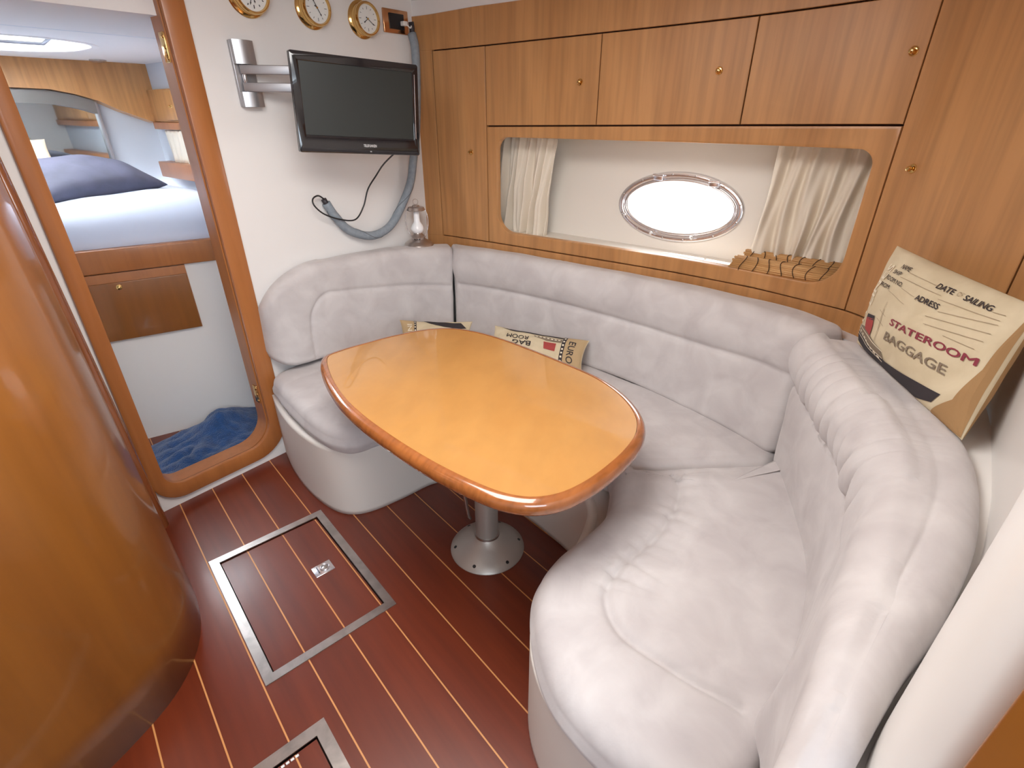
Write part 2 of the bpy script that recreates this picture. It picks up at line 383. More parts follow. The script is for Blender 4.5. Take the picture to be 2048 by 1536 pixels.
# ---------------------------------------------------------------- curved cabinet wall
FACE = np.array([(1.995, 2.21), (2.022, 2.11), (2.052, 1.80), (2.085, 1.20), (2.10, .85), (2.095, .60), (2.06, .33), (2.012, .16), (1.945, .065), (1.84, -.05), (1.72, -.18), (1.62, -.30)])
FC = crom(FACE, 600)
FS = np.concatenate([[0], np.cumsum(np.linalg.norm(np.diff(FC, axis=0), axis=1))])
def fpt(s, off=0.):
    x = np.interp(s, FS, FC[:, 0]); y = np.interp(s, FS, FC[:, 1]); e = .004
    t = np.array([np.interp(s+e, FS, FC[:, 0])-np.interp(s-e, FS, FC[:, 0]), np.interp(s+e, FS, FC[:, 1])-np.interp(s-e, FS, FC[:, 1])]); t /= np.linalg.norm(t)
    return np.array([x+t[1]*off, y-t[0]*off])     # +off = towards the room
sy = lambda y: float(np.interp(-y, -FC[:, 1], FS))
def slab(name, s0, s1, z0, z1, off0, off1, m, parent, n=24, bev=.0015):
    """curved board on the cabinet face; z0,z1 callables of s; off1 = front face"""
    z0 = z0 if callable(z0) else (lambda s, c=z0: c); z1 = z1 if callable(z1) else (lambda s, c=z1: c)
    rows = []
    ss = [s0, s0+bev]+list(np.linspace(s0+bev, s1-bev, n))[1:-1]+[s1-bev, s1]
    V = []; prof = [(0, 0), (0, 1), (1, 2), (2, 2), (3, 1), (3, 0)]
    for i, s in enumerate(ss):
        endp = i in (0, len(ss)-1); f1 = off1-bev if endp else off1
        lo, hi = z0(s), z1(s); bb = bev
        for (zz, oo) in ((lo, off0), (lo, f1-bev if not endp else f1), (lo+bb, f1), (hi-bb, f1), (hi, f1-bev if not endp else f1), (hi, off0)):
            p = fpt(s, oo); V.append((p[0], p[1], zz))
    F = []
    for i in range(len(ss)-1):
        for k in range(6): F.append((i*6+k, i*6+(k+1) % 6, (i+1)*6+(k+1) % 6, (i+1)*6+k))
    F.append(tuple(range(6))); F.append(tuple((len(ss)-1)*6+k for k in range(6)))
    o = mesh(name, V, F, m, parent); recalc(o); sharp(o, 30); return o
cab = thing('wall_cabinet', 'curved cherry wood cabinet wall with five doors around the porthole recess', 'cabinet', (2.05, 1.0, .83))
y0s, y1s, y2s, y3s, y4s, y5s = 2.108, 1.80, 1.222, .645, .157, -.186
S0, S1, S2, S3, S4, S5 = map(sy, (y0s, y1s, y2s, y3s, y4s, y5s)); SE = FS[-1]
zm = lambda s: 1.447+.023*(s-S1)/(S4-S1)
zt = lambda s: 1.764+.026*(s-S0)/(S4-S0)
g = .0022
slab('bottom_rail', .0, SE, .82, .902, -.02, 0, M_cab, cab, 60)
slab('top_rail', .0, SE, lambda s: zt(s)+.003, lambda s: 1.903+.012*min(1, s/.35), -.02, .0, M_cab, cab, 60)
slab('side_post', .0, S0-g, .902, lambda s: zt(s)+.003, -.02, 0, M_cab, cab, 8, .0005)
slab('backing_board', .0, S1, .83, 1.90, -.05, -.024, M_cabdark, cab, 20)
slab('backing_board', S1, S4, 1.43, 1.90, -.05, -.024, M_cabdark, cab, 40)
slab('backing_board', S4, SE, .83, 1.90, -.05, -.024, M_cabdark, cab, 30)
slab('backing_board', S1, S4, .83, .93, -.05, -.024, M_cabdark, cab, 40)
slab('end_post', S5+g, SE, .902, lambda s: zt(s)+.003, -.02, 0, M_cab, cab, 8)
o = slab('headliner_band', .0, SE, 1.90, 1.965, -.024, -.004, M_ceil, None, 60); o.name = 'trim_2'; struct(o)
def knob(door, y, z):
    s = sy(y); p = fpt(s, 0); q = fpt(s, 1); n = np.array([q[0]-p[0], q[1]-p[1], 0])
    b = MB(); b.lathe((p[0], p[1], z), [(.0130, -.001), (.0130, .002), (.0115, .0035), (.0095, .0035), (.009, .0025), (.0045, .003), (.004, .009), (.0065, .011), (.0075, .014), (.0065, .017), (.003, .0185)], n, 24)
    b.build('knob', M_brass, door, 'auto')
d = slab('door', S0+g, S1-g, .907, lambda s: zt(s)-.002, -.021, 0, M_cab, cab, 12); knob(d, 1.898, 1.331)
d = slab('door', S1+g, S2-g, lambda s: zm(s)+.003, lambda s: zt(s)-.002, -.021, 0, M_cab, cab, 20); knob(d, 1.307, 1.614)
d = slab('door', S2+g, S3-g, lambda s: zm(s)+.003, lambda s: zt(s)-.002, -.021, 0, M_cab, cab, 20); knob(d, .750, 1.633)
d = slab('door', S3+g, S4-g, lambda s: zm(s)+.003, lambda s: zt(s)-.002, -.021, 0, M_cab, cab, 20); knob(d, .187, 1.654)
d = slab('door', S4+g, S5-g, .907, lambda s: zt(s)-.002, -.021, 0, M_cab, cab, 20); knob(d, .098, 1.359)
# window surround panel with the rounded opening
inn = dens(rrect(sy(1.742), sy(.205), .966, 1.402, (.11, .05, .06, .09)), 5)
oth = match_loop(S1+g, S4-g, .907, 1.0, inn); oth = match_loop(S1+g, S4-g, .907, 1.445, inn)
for k in range(len(oth)):
    if oth[k][1] > 1.44: oth[k][1] = zm(oth[k][0])-.003
def toF(p, d): q = fpt(p[0], d); return (q[0], q[1], p[1])
ring_between(oth, inn, toF, 0., -.03, 'window_surround', M_cab, cab, 8, edge=.003)
# recess lining behind it
def strip(name, pts, zs, m, parent):
    V = []; F = []
    for (x, y) in pts:
        for z in zs: V.append((x, y, z))
    k = len(zs)
    for i in range(len(pts)-1):
        for j in range(k-1): F.append((i*k+j, i*k+j+1, (i+1)*k+j+1, (i+1)*k+j))
    return mesh(name, V, F, m, parent)
def hz(name, z, ths, m, parent, s0, s1, x1):
    V = []; F = []
    ss = np.linspace(s0, s1, 40)
    for s in ss:
        p = fpt(s, -.028)
        for zz in (z, z+ths): V += [(p[0], p[1], zz), (x1, p[1], zz)]
    for i in range(39):
        a = i*4; c = a+4
        F += [(a, a+1, c+1, c), (a+2, c+2, c+3, a+3), (a, c, c+2, a+2), (a+1, a+3, c+3, c+1)]
    return recalc(mesh(name, V, F, m, parent))
hz('recess_floor', .922, .02, M_niche, cab, S1, S4+.05, 2.33)
hz('recess_top', 1.425, .02, M_niche, cab, S1, S4+.05, 2.41)
b = MB(); b.abox(2.085, 2.42, 1.88, 1.90, .90, 1.44); b.build('recess_side', M_niche, cab)
b = MB(); b.abox(2.02, 2.42, .06, .08, .90, 1.44); b.build('recess_side', M_niche, cab)

# hull side with the oval port hole
HN = np.array([1, 0, -.17]); HN = HN/np.linalg.norm(HN)      # outward normal of the leaning hull side
hx = lambda z: 2.345+.17*(z-1.128)
toH = lambda p, d: (hx(p[1])+d, p[0], p[1])
PC = (.925, 1.128)
ell = lambda a, b_, n=96, pw=2.0: np.array([(PC[0]-a*math.cos(2*PI*k/n)*1.0, PC[1]+b_*math.sin(2*PI*k/n)) for k in range(n)])
eh = ell(.250, .104)
def ellmatch(x0, x1, z0, z1, inner):
    return match_loop(x0, x1, z0, z1, inner)
struct(ring_between(ellmatch(-2.0, 2.7, -.05, 2.05, eh), eh, toH, 0, .04, 'wall_right', M_niche, nr=3))
w1 = MB(); V = [toH(p, .02) for p in ell(.252, .106)]+[toH(p, .024) for p in ell(.252, .106)]
win = struct(recalc(mesh('window_1', V, [tuple(range(96)), tuple(range(96, 192))]+[(k, (k+1) % 96, 96+(k+1) % 96, 96+k) for k in range(96)], M_glass)))
port = thing('porthole_frame', 'oval polished chrome porthole frame on the hull side in the cabinet recess', 'porthole', (2.345, .925, 1.0))
V = []; F = []
prof = [(0., -.001), (0.002, -.010), (.006, -.013), (.018, -.013), (.025, -.012), (.028, -.006), (.033, -.006), (.036, -.012), (.043, -.010), (.046, .018)]
for a, dd in prof: V += [toH(p, dd) for p in ell(.291-a, .147-a*.92)]
for i in range(len(prof)-1):
    for k in range(96): F.append((i*96+k, i*96+(k+1) % 96, (i+1)*96+(k+1) % 96, (i+1)*96+k))
mesh('ring', V, F, M_chrome, port, True)
for ang in (15, 48, 78, 100, 132, 165, 200, 232, 262, 282, 312, 345):
    a = math.radians(ang); p = (PC[0]-.279*math.cos(a), PC[1]+.135*math.sin(a)); c = toH(p, -.013)
    b = MB(); b.lathe(c, [(.0045, 0), (.004, -.0018), (.0015, -.0025)], (1, 0, -.17), 12); b.build('screw', M_steel, port, 'auto')
for ang in (114, 57):
    a = math.radians(ang); p = (PC[0]-.268*math.cos(a), PC[1]+.131*math.sin(a)); c = toH(p, -.018)
    b = MB(); b.box(c, (0, 1, 0), (.17, 0, 1), HN, .021, .014, .006, .002); b.tube([np.array(c)+(-.006, -.024, .008), np.array(c)+(-.006, .024, .008)], .006, 12); b.build('hinge', M_chrome, port, 'auto')
for ang in (205, 250, 293):
    a = math.radians(ang); p = (PC[0]-.262*math.cos(a), PC[1]+.127*math.sin(a)); c = np.array(toH(p, -.016))
    b = MB(); b.tube([c, c-HN*.02], .0035, 10); b.lathe(c-HN*.02, [(.0001, .006), (.008, .003), (.008, -.003), (.0001, -.006)], HN, 14); b.build('dog_latch', M_chrome, port, True)

# curtains: wavy cloth sheets
def curtain(label, y0, y1, x, zt_, zb_, seed, gather=0., dx=0.):
    rnd = random.Random(seed); n, mz = 150, 26; V = []
    ph = [rnd.uniform(0, 6.28) for _ in range(6)]
    for i in range(n+1):
        u = i/n
        for j in range(mz+1):
            v = j/mz; z = zt_+(zb_-zt_)*v
            a = .010+.012*v
            wv = math.sin(u*PI*2*6.5+ph[0]+1.3*math.sin(v*2.2+ph[1]))+.55*math.sin(u*PI*2*11+ph[2]+v*2.0)+.35*math.sin(u*PI*2*3+ph[3]-v*3)
            lean = gather*math.sin(v*PI*.5)*(.5+u)
            V.append((x+dx*v+a*wv+.004*math.sin(v*18+ph[4]+u*9)*v, y0+(y1-y0)*u+lean+.012*math.sin(v*5+u*12+ph[5])*v, z))
    F = [(i*(mz+1)+j, i*(mz+1)+j+1, (i+1)*(mz+1)+j+1, (i+1)*(mz+1)+j) for i in range(n) for j in range(mz)]
    o = mesh('curtain', V, F, M_curtain, None, True, origin=(x, (y0+y1)/2, zb_)); md = o.modifiers.new('thick', 'SOLIDIFY'); md.thickness = .002
    tag(o, label, 'curtain', None)
    b = MB(); b.tube([(x, y0-.01, zt_-.004), (x, y1+.01, zt_-.004)], .004, 8); b.build('curtain_rod', M_white, o, True)
    return o
curtain('gathered cream curtain at the left end of the porthole recess', 1.86, 1.50, 2.23, 1.418, .935, 3, .04, -.02)
curtain('wide cream curtain at the right end of the porthole recess, above the bamboo mat', .53, .10, 2.24, 1.420, .975, 9, .03, -.02)

# rolled bamboo mat on the recess floor
def rolled(label):
    T = thing('bamboo_mat', label, 'mat', (2.15, .38, .946))
    b = MB(); R = []
    for cx, cz, rx, rz, n in ((2.135, .977, .040, .026, 24), (2.222, .982, .032, .030, 22)):
        for k in range(n):
            a = 2*PI*k/n; R.append((cx+rx*math.cos(a), cz+rz*math.sin(a)))
    for i, (x, z) in enumerate(R):
        e = random.uniform(-.007, .007)
        b.tube([(x-.01*0, .575+e-(x-2.15)*.15, z), (x-.015, .17, z)], .0047, 6)
    b.build('bamboo_sticks', M_bamboo, T, True, kind='stuff')
    for k in range(8):
        y = .21+k*.047
        for cx, cz, rx, rz in ((2.130, .977, .0455, .0315), (2.217, .982, .0375, .0355)):
            bb = MB(); bb.tube([(cx-(.4-(y-.17))*.02+rx*math.cos(a), y+.008*math.sin(a*2+k), cz+rz*math.sin(a)) for a in np.linspace(0, 2*PI, 25)[:-1]], .0014, 6, True); bb.build('binding_cord', M_cord, T, True)
    return T
rolled('rolled bamboo mat lying below the right curtain')

# ---------------------------------------------------------------- varnished column, left foreground
CP = crom(np.array([(.345, 2.20), (.328, 2.05), (.30, 1.78), (.262, 1.58), (.20, 1.44), (.10, 1.335), (-.03, 1.275), (-.2, 1.235), (-.5, 1.20), (-.9, 1.18), (-1.5, 1.17)]), 90)
col = thing('curved_cabin_panel', 'tall curved glossy varnished wood panel filling the left foreground', 'wall panel', (.1, 1.6, 0))
V = []; F = []
LEAN = .028
zs = np.linspace(0, 1.965, 12); Nn = len(CP)
for (x, y) in CP:
    for z in zs: V.append((x-LEAN*z, y, z))
k = len(zs)
F = [(i*k+j, i*k+j+1, (i+1)*k+j+1, (i+1)*k+j) for i in range(Nn-1) for j in range(k-1)]
o = mesh('veneer_panel', V, F, M_panel, col, True); md = o.modifiers.new('t', 'SOLIDIFY'); md.thickness = .018; md.offset = -1 
b = MB()
pp = []
for a in np.linspace(0, 2*PI, 29)[:-1]: pp.append((.338+.034*math.cos(a), 2.135+.045*math.sin(a)))
b.add([(x-LEAN*z, y, z) for z in (0, 1.965) for (x, y) in pp], [(i, (i+1) % 28, 28+(i+1) % 28, 28+i) for i in range(28)]+[tuple(range(28)), tuple(range(28, 56))])
b.build('rounded_edge_post', M_post, col, 'auto')

# ---------------------------------------------------------------- moulded liner on the right and wood panel
WP = np.array([(1.70, -.235), (1.5, -.24), (1.3, -.24), (1.15, -.238), (.97, -.225), (.80, -.192), (.64, -.148), (.55, -.128), (.48, -.125), (.445, -.145), (.43, -.165)])
WC = crom(WP, 50)
V = []
wz = [-.02, .5, .72, .79, .83, .87, .95, 1.2, 1.5, 1.965]; wo = [0, 0, .0, .012, .010, 0, -.008, -.01, -.01, -.01]
for (x, y) in WC:
    for z, o_ in zip(wz, wo): V.append((x, y+o_*0+(-.0 if z < .8 else 0), z))
k = len(wz)
F = [(i*k+j, i*k+j+1, (i+1)*k+j+1, (i+1)*k+j) for i in range(len(WC)-1) for j in range(k-1)]
o = mesh('wall_side', V, F, M_white, None, True); struct(o); md = o.modifiers.new('t', 'SOLIDIFY'); md.thickness = .02; md.offset = 1
b = MB(); 
p0, p1 = np.array((.432, -.158)), np.array((.30, -.42)); u_ = (p1-p0)/np.linalg.norm(p1-p0)
b.box((*(p0+p1)/2, .98), (*u_, 0), (-u_[1], u_[0], 0), (0, 0, 1), np.linalg.norm(p1-p0)/2, .012, .98, .003)
tag(b.build('wooden_end_panel', M_panel, None, 'auto', origin=(.4, -.3, 0)), 'varnished wood panel at the bottom right corner, beside the white liner', 'wall panel')

# ================================================================ SETTEE
def rr_unit(w_, h, r, inset, nc=8, na=46, nb=10):
    """rounded rectangle in real units, returned as (a,b) in 0..1 after inset. order: bottom-front -> top-front -> top-back -> bottom-back"""
    r0, r1, r2, r3 = [max(.002, q-inset) for q in r]; x0, x1, z0_, z1_ = inset, w_-inset, inset, h-inset
    mx = min((x1-x0), (z1_-z0_))/2-.0005; mx = max(mx, .0008); r0, r1, r2, r3 = [min(q, mx) for q in (r0, r1, r2, r3)]
    P = []
    def arc(cx, cz, rr, a0):
        for k in range(nc+1):
            a = math.radians(a0+90*k/nc); P.append((cx+rr*math.cos(a), cz+rr*math.sin(a)))
    def seg(a, b, n):
        for k in range(1, n): P.append((a[0]+(b[0]-a[0])*k/n, a[1]+(b[1]-a[1])*k/n))
    arc(x1-r0, z0_+r0, r0, -90); seg((x1, z0_+r0), (x1, z1_-r1), na)
    arc(x1-r1, z1_-r1, r1, 0); seg((x1-r1, z1_), (x0+r2, z1_), nb)
    arc(x0+r2, z1_-r2, r2, 90); seg((x0, z1_-r2), (x0, z0_+r3), nb)
    arc(x0+r3, z0_+r3, r3, 180); seg((x0+r3, z0_), (x1-r0, z0_), nb)
    return np.array([(x/w_, z/h) for x, z in P])
def disp(V, N, seamsL, folds, mott=.0):
    D = np.zeros(len(V))
    for L, depth, wd in seamsL:
        d, s = polydist(V, L, N); D -= depth*np.exp(-(d/wd)**2)+depth*.45*np.exp(-(d/(wd*4))**2)
    for L, amp, reach, freq, side, span in folds:
        d, s = polydist(V, L, N)
        ns = np.array([noise.noise(Vector((x*freq, d_*4, 3.3))) for x, d_ in zip(s, d)])
        m_ = side(V) if side else 1.
        q = 1.
        if span: q = np.clip((s-span[0])/.04, 0, 1)*np.clip((span[1]-s)/.04, 0, 1)
        if freq > 15:     # gathers: rounded ridges parted by sharp creases
            ph = s*freq+.35*np.array([noise.noise(Vector((x*11, 7.1, d_*6))) for x, d_ in zip(s, d)])
            am = .55+.9*np.abs(np.array([noise.noise(Vector((math.floor(p)*3.7, 2.2, 0.5))) for p in ph]))*1.6
            rr = np.abs(np.sin(PI*ph))**.55-.6
            D += amp*.42*rr*am*np.exp(-(d/(reach*(.6+am*.5)))**2)*m_*q
        else: D += amp*ns*np.exp(-(d/reach)**2)*m_*q
    if mott: D += np.array([mott*noise.noise(Vector((v[0]*7, v[1]*7, v[2]*7))) for v in V])
    return V+N*D[:, None]
def vnormals(V, F, org_dir=None):
    me = bpy.data.meshes.new('tmp'); me.from_pydata(V.tolist(), [], F); me.update()
    bm = bmesh.new(); bm.from_mesh(me); bmesh.ops.recalc_face_normals(bm, faces=bm.faces); bm.normal_update(); bm.verts.ensure_lookup_table()
    N = np.array([v.normal[:] for v in bm.verts]); bm.free(); bpy.data.meshes.remove(me); return N
def back_cushion(name, FB, FT, BT, BB, rad, n, e0, e1, seamsL=(), folds=(), mott=.002, bulge=.012, parent=None, extra=None):
    """padded back: four rails (front-bottom, front-top, back-top, back-bottom), rounded section, rounded ends e0,e1"""
    R = [crom(np.array(q, float), 200) for q in (FB, FT, BT, BB)]
    L = np.linalg.norm(np.diff(R[1], axis=0), axis=1).sum()
    ts = [0]; 
    def endpos(e): return [e*(1-math.cos(a))/L for a in np.linspace(0, PI/2, 8)]
    a0 = endpos(e0) if e0 else [0]; a1 = [1-q for q in endpos(e1)][::-1] if e1 else [1]
    ts = a0+list(np.linspace(a0[-1], a1[0], n)[1:-1])+a1
    V = []; 
    for t in ts:
        C4 = [np.array([np.interp(t*199, range(200), q[:, k]) for k in range(3)]) for q in R]
        fb_, ft, bt, bb = C4; w_ = (np.linalg.norm(fb_-bb)+np.linalg.norm(ft-bt))/2; h = np.linalg.norm(ft-fb_)
        ins = 0
        if e0 and t*L < e0: dd = e0-t*L; ins = e0-math.sqrt(max(0, e0*e0-dd*dd))
        if e1 and (1-t)*L < e1: dd = e1-(1-t)*L; ins = e1-math.sqrt(max(0, e1*e1-dd*dd))
        ins = min(ins, min(w_, h)/2-.004)
        for a, b_ in rr_unit(w_, h, rad, ins):
            p = (bb*(1-a)+fb_*a)*(1-b_)+(bt*(1-a)+ft*a)*b_
            V.append(p)
    K = len(V)//len(ts); V = np.array(V)
    F = [(i*K+j, i*K+(j+1) % K, (i+1)*K+(j+1) % K, (i+1)*K+j) for i in range(len(ts)-1) for j in range(K)]
    F += [tuple(range(K))[::-1], tuple((len(ts)-1)*K+j for j in range(K))]
    N = vnormals(V, F)
    if extra is not None: V = V+N*extra(V, N)[:, None]
    V = disp(V, N, seamsL, folds, mott)
    o = mesh(name, V, F, M_suede, parent, True, origin=None if parent else tuple(np.mean(V, axis=0)*[1, 1, 0]+[0, 0, V[:, 2].min()]))
    recalc(o); return o
def seam_cord(name, L, r, parent, m=None):
    b = MB(); b.tube(L, r, 6); return b.build(name, m or M_suede, parent, True)
ZS = .435
# ---- left back cushion (against the television wall)
lb_FB = [(.975, 2.135, .47), (1.1, 2.10, .455), (1.35, 2.085, .44), (1.6, 2.045, .43), (1.78, 1.985, .43), (1.885, 1.925, .43)]
lb_FT = [(.985, 2.135, .86), (1.1, 2.115, .885), (1.35, 2.10, .90), (1.6, 2.07, .895), (1.80, 2.00, .885), (1.925, 1.935, .875)]
lb_BT = [(.985, 2.20, .86), (1.1, 2.20, .885), (1.35, 2.20, .90), (1.62, 2.185, .895), (1.86, 2.12, .885), (2.00, 2.045, .875)]
lb_BB = [(.975, 2.20, .47), (1.1, 2.20, .455), (1.35, 2.20, .44), (1.62, 2.185, .43), (1.86, 2.10, .43), (1.985, 2.03, .43)]
def lb_round(V, N):
    return np.zeros(len(V))
Lseam = crom(np.array([(1.915, 1.915, .672), (1.72, 2.01, .705), (1.536, 2.05, .728), (1.336, 2.085, .753), (1.24, 2.088, .748), (1.185, 2.092, .70), (1.165, 2.092, .64), (1.155, 2.095, .55), (1.155, 2.10, .47)]), 60)
def lb_corner(V, N): return np.zeros(len(V))
# rounded outer end: shape the rails into an arc on the outer-top corner
o = back_cushion('back_cushion', lb_FB, lb_FT, lb_BT, lb_BB, (.03, .045, .03, .01), 140, 0, .02,
    [(Lseam, .009, .009)], [(Lseam, .010, .05, 26, lambda V: (V[:, 0] < 1.165)*1., (.86, 1.15))], .0025)
V = np.array([v.co[:] for v in o.data.vertices])+np.array(o.location)
# squeeze the outer end into its rounded outline (quarter ellipse up to x=.96, top and bottom)
def outline_z(x):
    a = np.clip((x-.958)/.29, 0, 1); top = .72+.175*np.sqrt(1-(1-a)**2.0)
    c = np.clip((x-.958)/.10, 0, 1); bot = .55-.09*np.sqrt(1-(1-c)**2)
    return bot, top
X0 = V[:, 0]; t_ = np.clip((X0-.975)/(1.30-.975), 0, 1); Xn = np.where(X0 < 1.30, .958+(1.30-.958)*t_, X0)
bo, to = outline_z(Xn); zc = np.clip((V[:, 2]-.455)/(.885-.455), 0, 1.02)
Zn = bo+(to-bo)*zc; wgt = np.clip((1.32-X0)/.04, 0, 1); V[:, 2] = V[:, 2]*(1-wgt)+Zn*wgt; V[:, 0] = Xn
er = np.clip((Xn-.958)/.05, 0, 1); yy = 2.198-(2.198-V[:, 1])*np.sqrt(1-(1-er)**2); V[:, 1] = np.where(Xn < 1.01, yy, V[:, 1])
for v, p in zip(o.data.vertices, V-np.array(o.location)): v.co = p
tag(o, 'grey suede back cushion under the television, with rounded outer end', 'cushion')
# ---- middle back cushion along the cabinet
mb_FB = [(1.885, 1.905, .43), (1.925, 1.6, .43), (1.935, 1.2, .43), (1.905, .85, .43), (1.835, .55, .43), (1.775, .36, .43), (1.715, .225, .43)]
mb_FT = [(1.925, 1.925, .875), (1.955, 1.6, .885), (1.970, 1.2, .885), (1.960, .85, .885), (1.925, .58, .885), (1.885, .38, .885), (1.825, .215, .885)]
mb_BT = [(2.01, 2.03, .875), (2.055, 1.6, .88), (2.075, 1.2, .88), (2.085, .85, .88), (2.065, .52, .88), (2.025, .29, .88), (1.925, .13, .88)]
mb_BB = [(2.00, 2.02, .43), (2.05, 1.6, .43), (2.07, 1.2, .43), (2.06, .85, .43), (2.02, .50, .43), (1.95, .29, .43), (1.84, .11, .43)]
Mseam = crom(np.array([(1.905, 1.90, .69), (1.955, 1.55, .70), (1.967, 1.2, .70), (1.955, .85, .695), (1.905, .55, .70), (1.86, .36, .71), (1.79, .215, .715)]), 60)
def mb_roll(V, N):
    z = V[:, 2]; f = (z > .70)*1.; return .016*f*np.sin(np.clip((z-.70)/.18, 0, 1)*PI)*(np.abs(N[:, 2]) < .9)
vert1 = [np.array((1.965, y, z)) for y, z in ((1.32, .86), (1.30, .66))]; vert2 = [np.array((1.955, y, z)) for y, z in ((.90, .66), (.92, .52))]
o = back_cushion('back_cushion', mb_FB, mb_FT, mb_BT, mb_BB, (.03, .045, .03, .01), 160, .018, .03,
    [(Mseam, .012, .010)], [([np.array((1.96, 1.42, .78)), np.array((1.962, 1.25, .78))], .007, .12, 34, None, None), ([np.array((1.955, .98, .60)), np.array((1.94, .8, .60))], .007, .11, 34, None, None)], .003, extra=mb_roll)
tag(o, 'long curved grey suede back cushion below the porthole recess', 'cushion')
# ---- right back cushion (nearest the camera)
rb_FB = [(1.70, .205, .43), (1.52, .115, .43), (1.25, .005, .43), (1.05, -.03, .43), (.87, -.035, .43), (.745, -.012, .43), (.68, -.038, .43), (.60, -.055, .43), (.48, -.05, .43), (.36, -.04, .43)]
rb_FT = [(1.80, .235, .875), (1.57, .12, .88), (1.32, .00, .88), (1.13, -.05, .88), (.94, -.055, .88), (.77, -.052, .875), (.63, -.052, .87), (.50, -.045, .86), (.40, -.04, .86), (.33, -.04, .85)]
rb_BT = [(1.875, .03, .875), (1.63, -.105, .88), (1.38, -.195, .88), (1.17, -.225, .88), (.98, -.215, .88), (.80, -.185, .875), (.64, -.140, .87), (.50, -.112, .86), (.34, -.08, .85)]
rb_BB = [(1.85, .03, .43), (1.63, -.105, .43), (1.38, -.195, .43), (1.17, -.225, .43), (.98, -.215, .43), (.80, -.185, .43), (.64, -.140, .43), (.50, -.112, .43), (.32, -.08, .43)]
Rroll = crom(np.array([(1.765, .215, .715), (1.60, .135, .72), (1.42, .05, .72), (1.28, .0, .72), (1.18, -.03, .715), (1.11, -.045, .70)]), 60)
Rtop = crom(np.array([(1.80, .13, .885), (1.60, .01, .89), (1.36, -.10, .89), (1.16, -.145, .89), (.98, -.14, .89), (.80, -.115, .885), (.64, -.08, .88), (.47, -.04, .87)]), 60)
def rb_roll(V, N):
    z = V[:, 2]; fx = np.clip((V[:, 0]-1.02)/.3, 0, 1); f = (z > .715)*1.; front = N@np.array((-.3, .95, 0)) > .2
    return .028*fx*f*np.sin(np.clip((z-.715)/.18, 0, 1)*PI)*front+.006*front
o = back_cushion('back_cushion', rb_FB, rb_FT, rb_BT, rb_BB, (.03, .07, .06, .01), 420, .045, .03,
    [(Rroll, .012, .009), (Rtop, .003, .004)], [(Rroll, .060, .085, 19, lambda V: (V[:, 2] > .712)*1., (.10, .80)), (Rtop, .005, .045, 25, None, (.2, .7))], .004, extra=rb_roll)
tag(o, 'curved grey suede back cushion nearest the camera, gathered along its top roll', 'cushion')

# ---- seat cushions
def seat(name, out, spine, z0, z1, r, label, seamsL, folds, crown=.012, n=360, origin=(0, 0, 0), mott=.003, side_bulge=.008):
    O = crom_closed(np.array(out), n); sp = crom(np.array(spine), 60)
    V = []
    # correspondence to the spine, smoothed
    C = np.array([sp[np.argmin(np.linalg.norm(sp-p, axis=1))] for p in O])
    sp = crom(np.array(spine), 400)
    for _ in range(30): C = (np.roll(C, 1, 0)+C*2+np.roll(C, -1, 0))/4
    C = np.array([sp[np.argmin(np.linalg.norm(sp-p, axis=1))] for p in C])
    dirv = C-O; ln = np.linalg.norm(dirv, axis=1)[:, None]; dn = dirv/ln
    tan = np.roll(O, -1, 0)-np.roll(O, 1, 0); nin = np.stack([-tan[:, 1], tan[:, 0]], 1); nin /= np.linalg.norm(nin, axis=1)[:, None]
    if (nin*dn).sum() < 0: nin = -nin
    rings = []
    for a in np.linspace(-90, 0, 6): rings.append((r*.6*(1-math.cos(math.radians(a))), z0+r*.6+r*.6*math.sin(math.radians(a)), 0))
    for z in np.linspace(z0+r*.6, z1-r, 4)[1:-1]: rings.append((-side_bulge, z, 0))
    for a in np.linspace(0, 90, 9): rings.append((r*(1-math.cos(math.radians(a))), z1-r+r*math.sin(math.radians(a)), 0))
    for t in np.linspace(0, 1, 34)[1:]: rings.append((r, z1+crown*math.sin(t*PI/2), t))
    for ins, z, t in rings:
        P = O+nin*ins; Q = O+nin*r
        if t > 0: P = Q+(C-Q)*t
        V += [(p[0], p[1], z) for p in P]
    V = np.array(V); m_ = len(rings); itop = len(rings)-33
    F = [(i*n+k, i*n+(k+1) % n, (i+1)*n+(k+1) % n, (i+1)*n+k) for i in range(m_-1) for k in range(n)]+[tuple(range(n))]
    N = vnormals(V, F); N[itop*n:] = (0, 0, 1); V = disp(V, N, seamsL, folds, mott)
    o = mesh(name, V, F, M_suede, None, True, origin=origin); recalc(o); tag(o, label, 'cushion'); return o
zz = lambda L, z: [(p[0], p[1], z) for p in L]
seatL = [(.985, 2.19), (.915, 2.06), (.872, 1.86), (.845, 1.66), (.862, 1.53), (.93, 1.475), (1.08, 1.462), (1.22, 1.44), (1.305, 1.36), (1.335, 1.18), (1.335, .95), (1.315, .76), (1.30, .62), (1.352, .567), (1.51, .385), (1.61, .272), (1.68, .205), (1.78, .20), (1.85, .28), (1.90, .45),
         (1.94, .78), (1.98, 1.2), (1.97, 1.6), (1.93, 1.97), (1.85, 2.08), (1.6, 2.14), (1.3, 2.18)]
Sl = crom(np.array(zz([(1.13, 2.1), (1.08, 1.95), (1.04, 1.80), (1.06, 1.68), (1.15, 1.64), (1.4, 1.58), (1.50, 1.4), (1.52, 1.0)], ZS+.01)), 60)
seat('seat_cushion', seatL, [(1.12, 1.86), (1.35, 1.84), (1.58, 1.72), (1.64, 1.35), (1.63, 1.0), (1.55, .68), (1.50, .55)], .325, ZS+.005, .045,
     'grey suede seat cushion behind the table, running round the corner', [(Sl, .008, .009)], [], origin=(1.5, 1.5, .325))
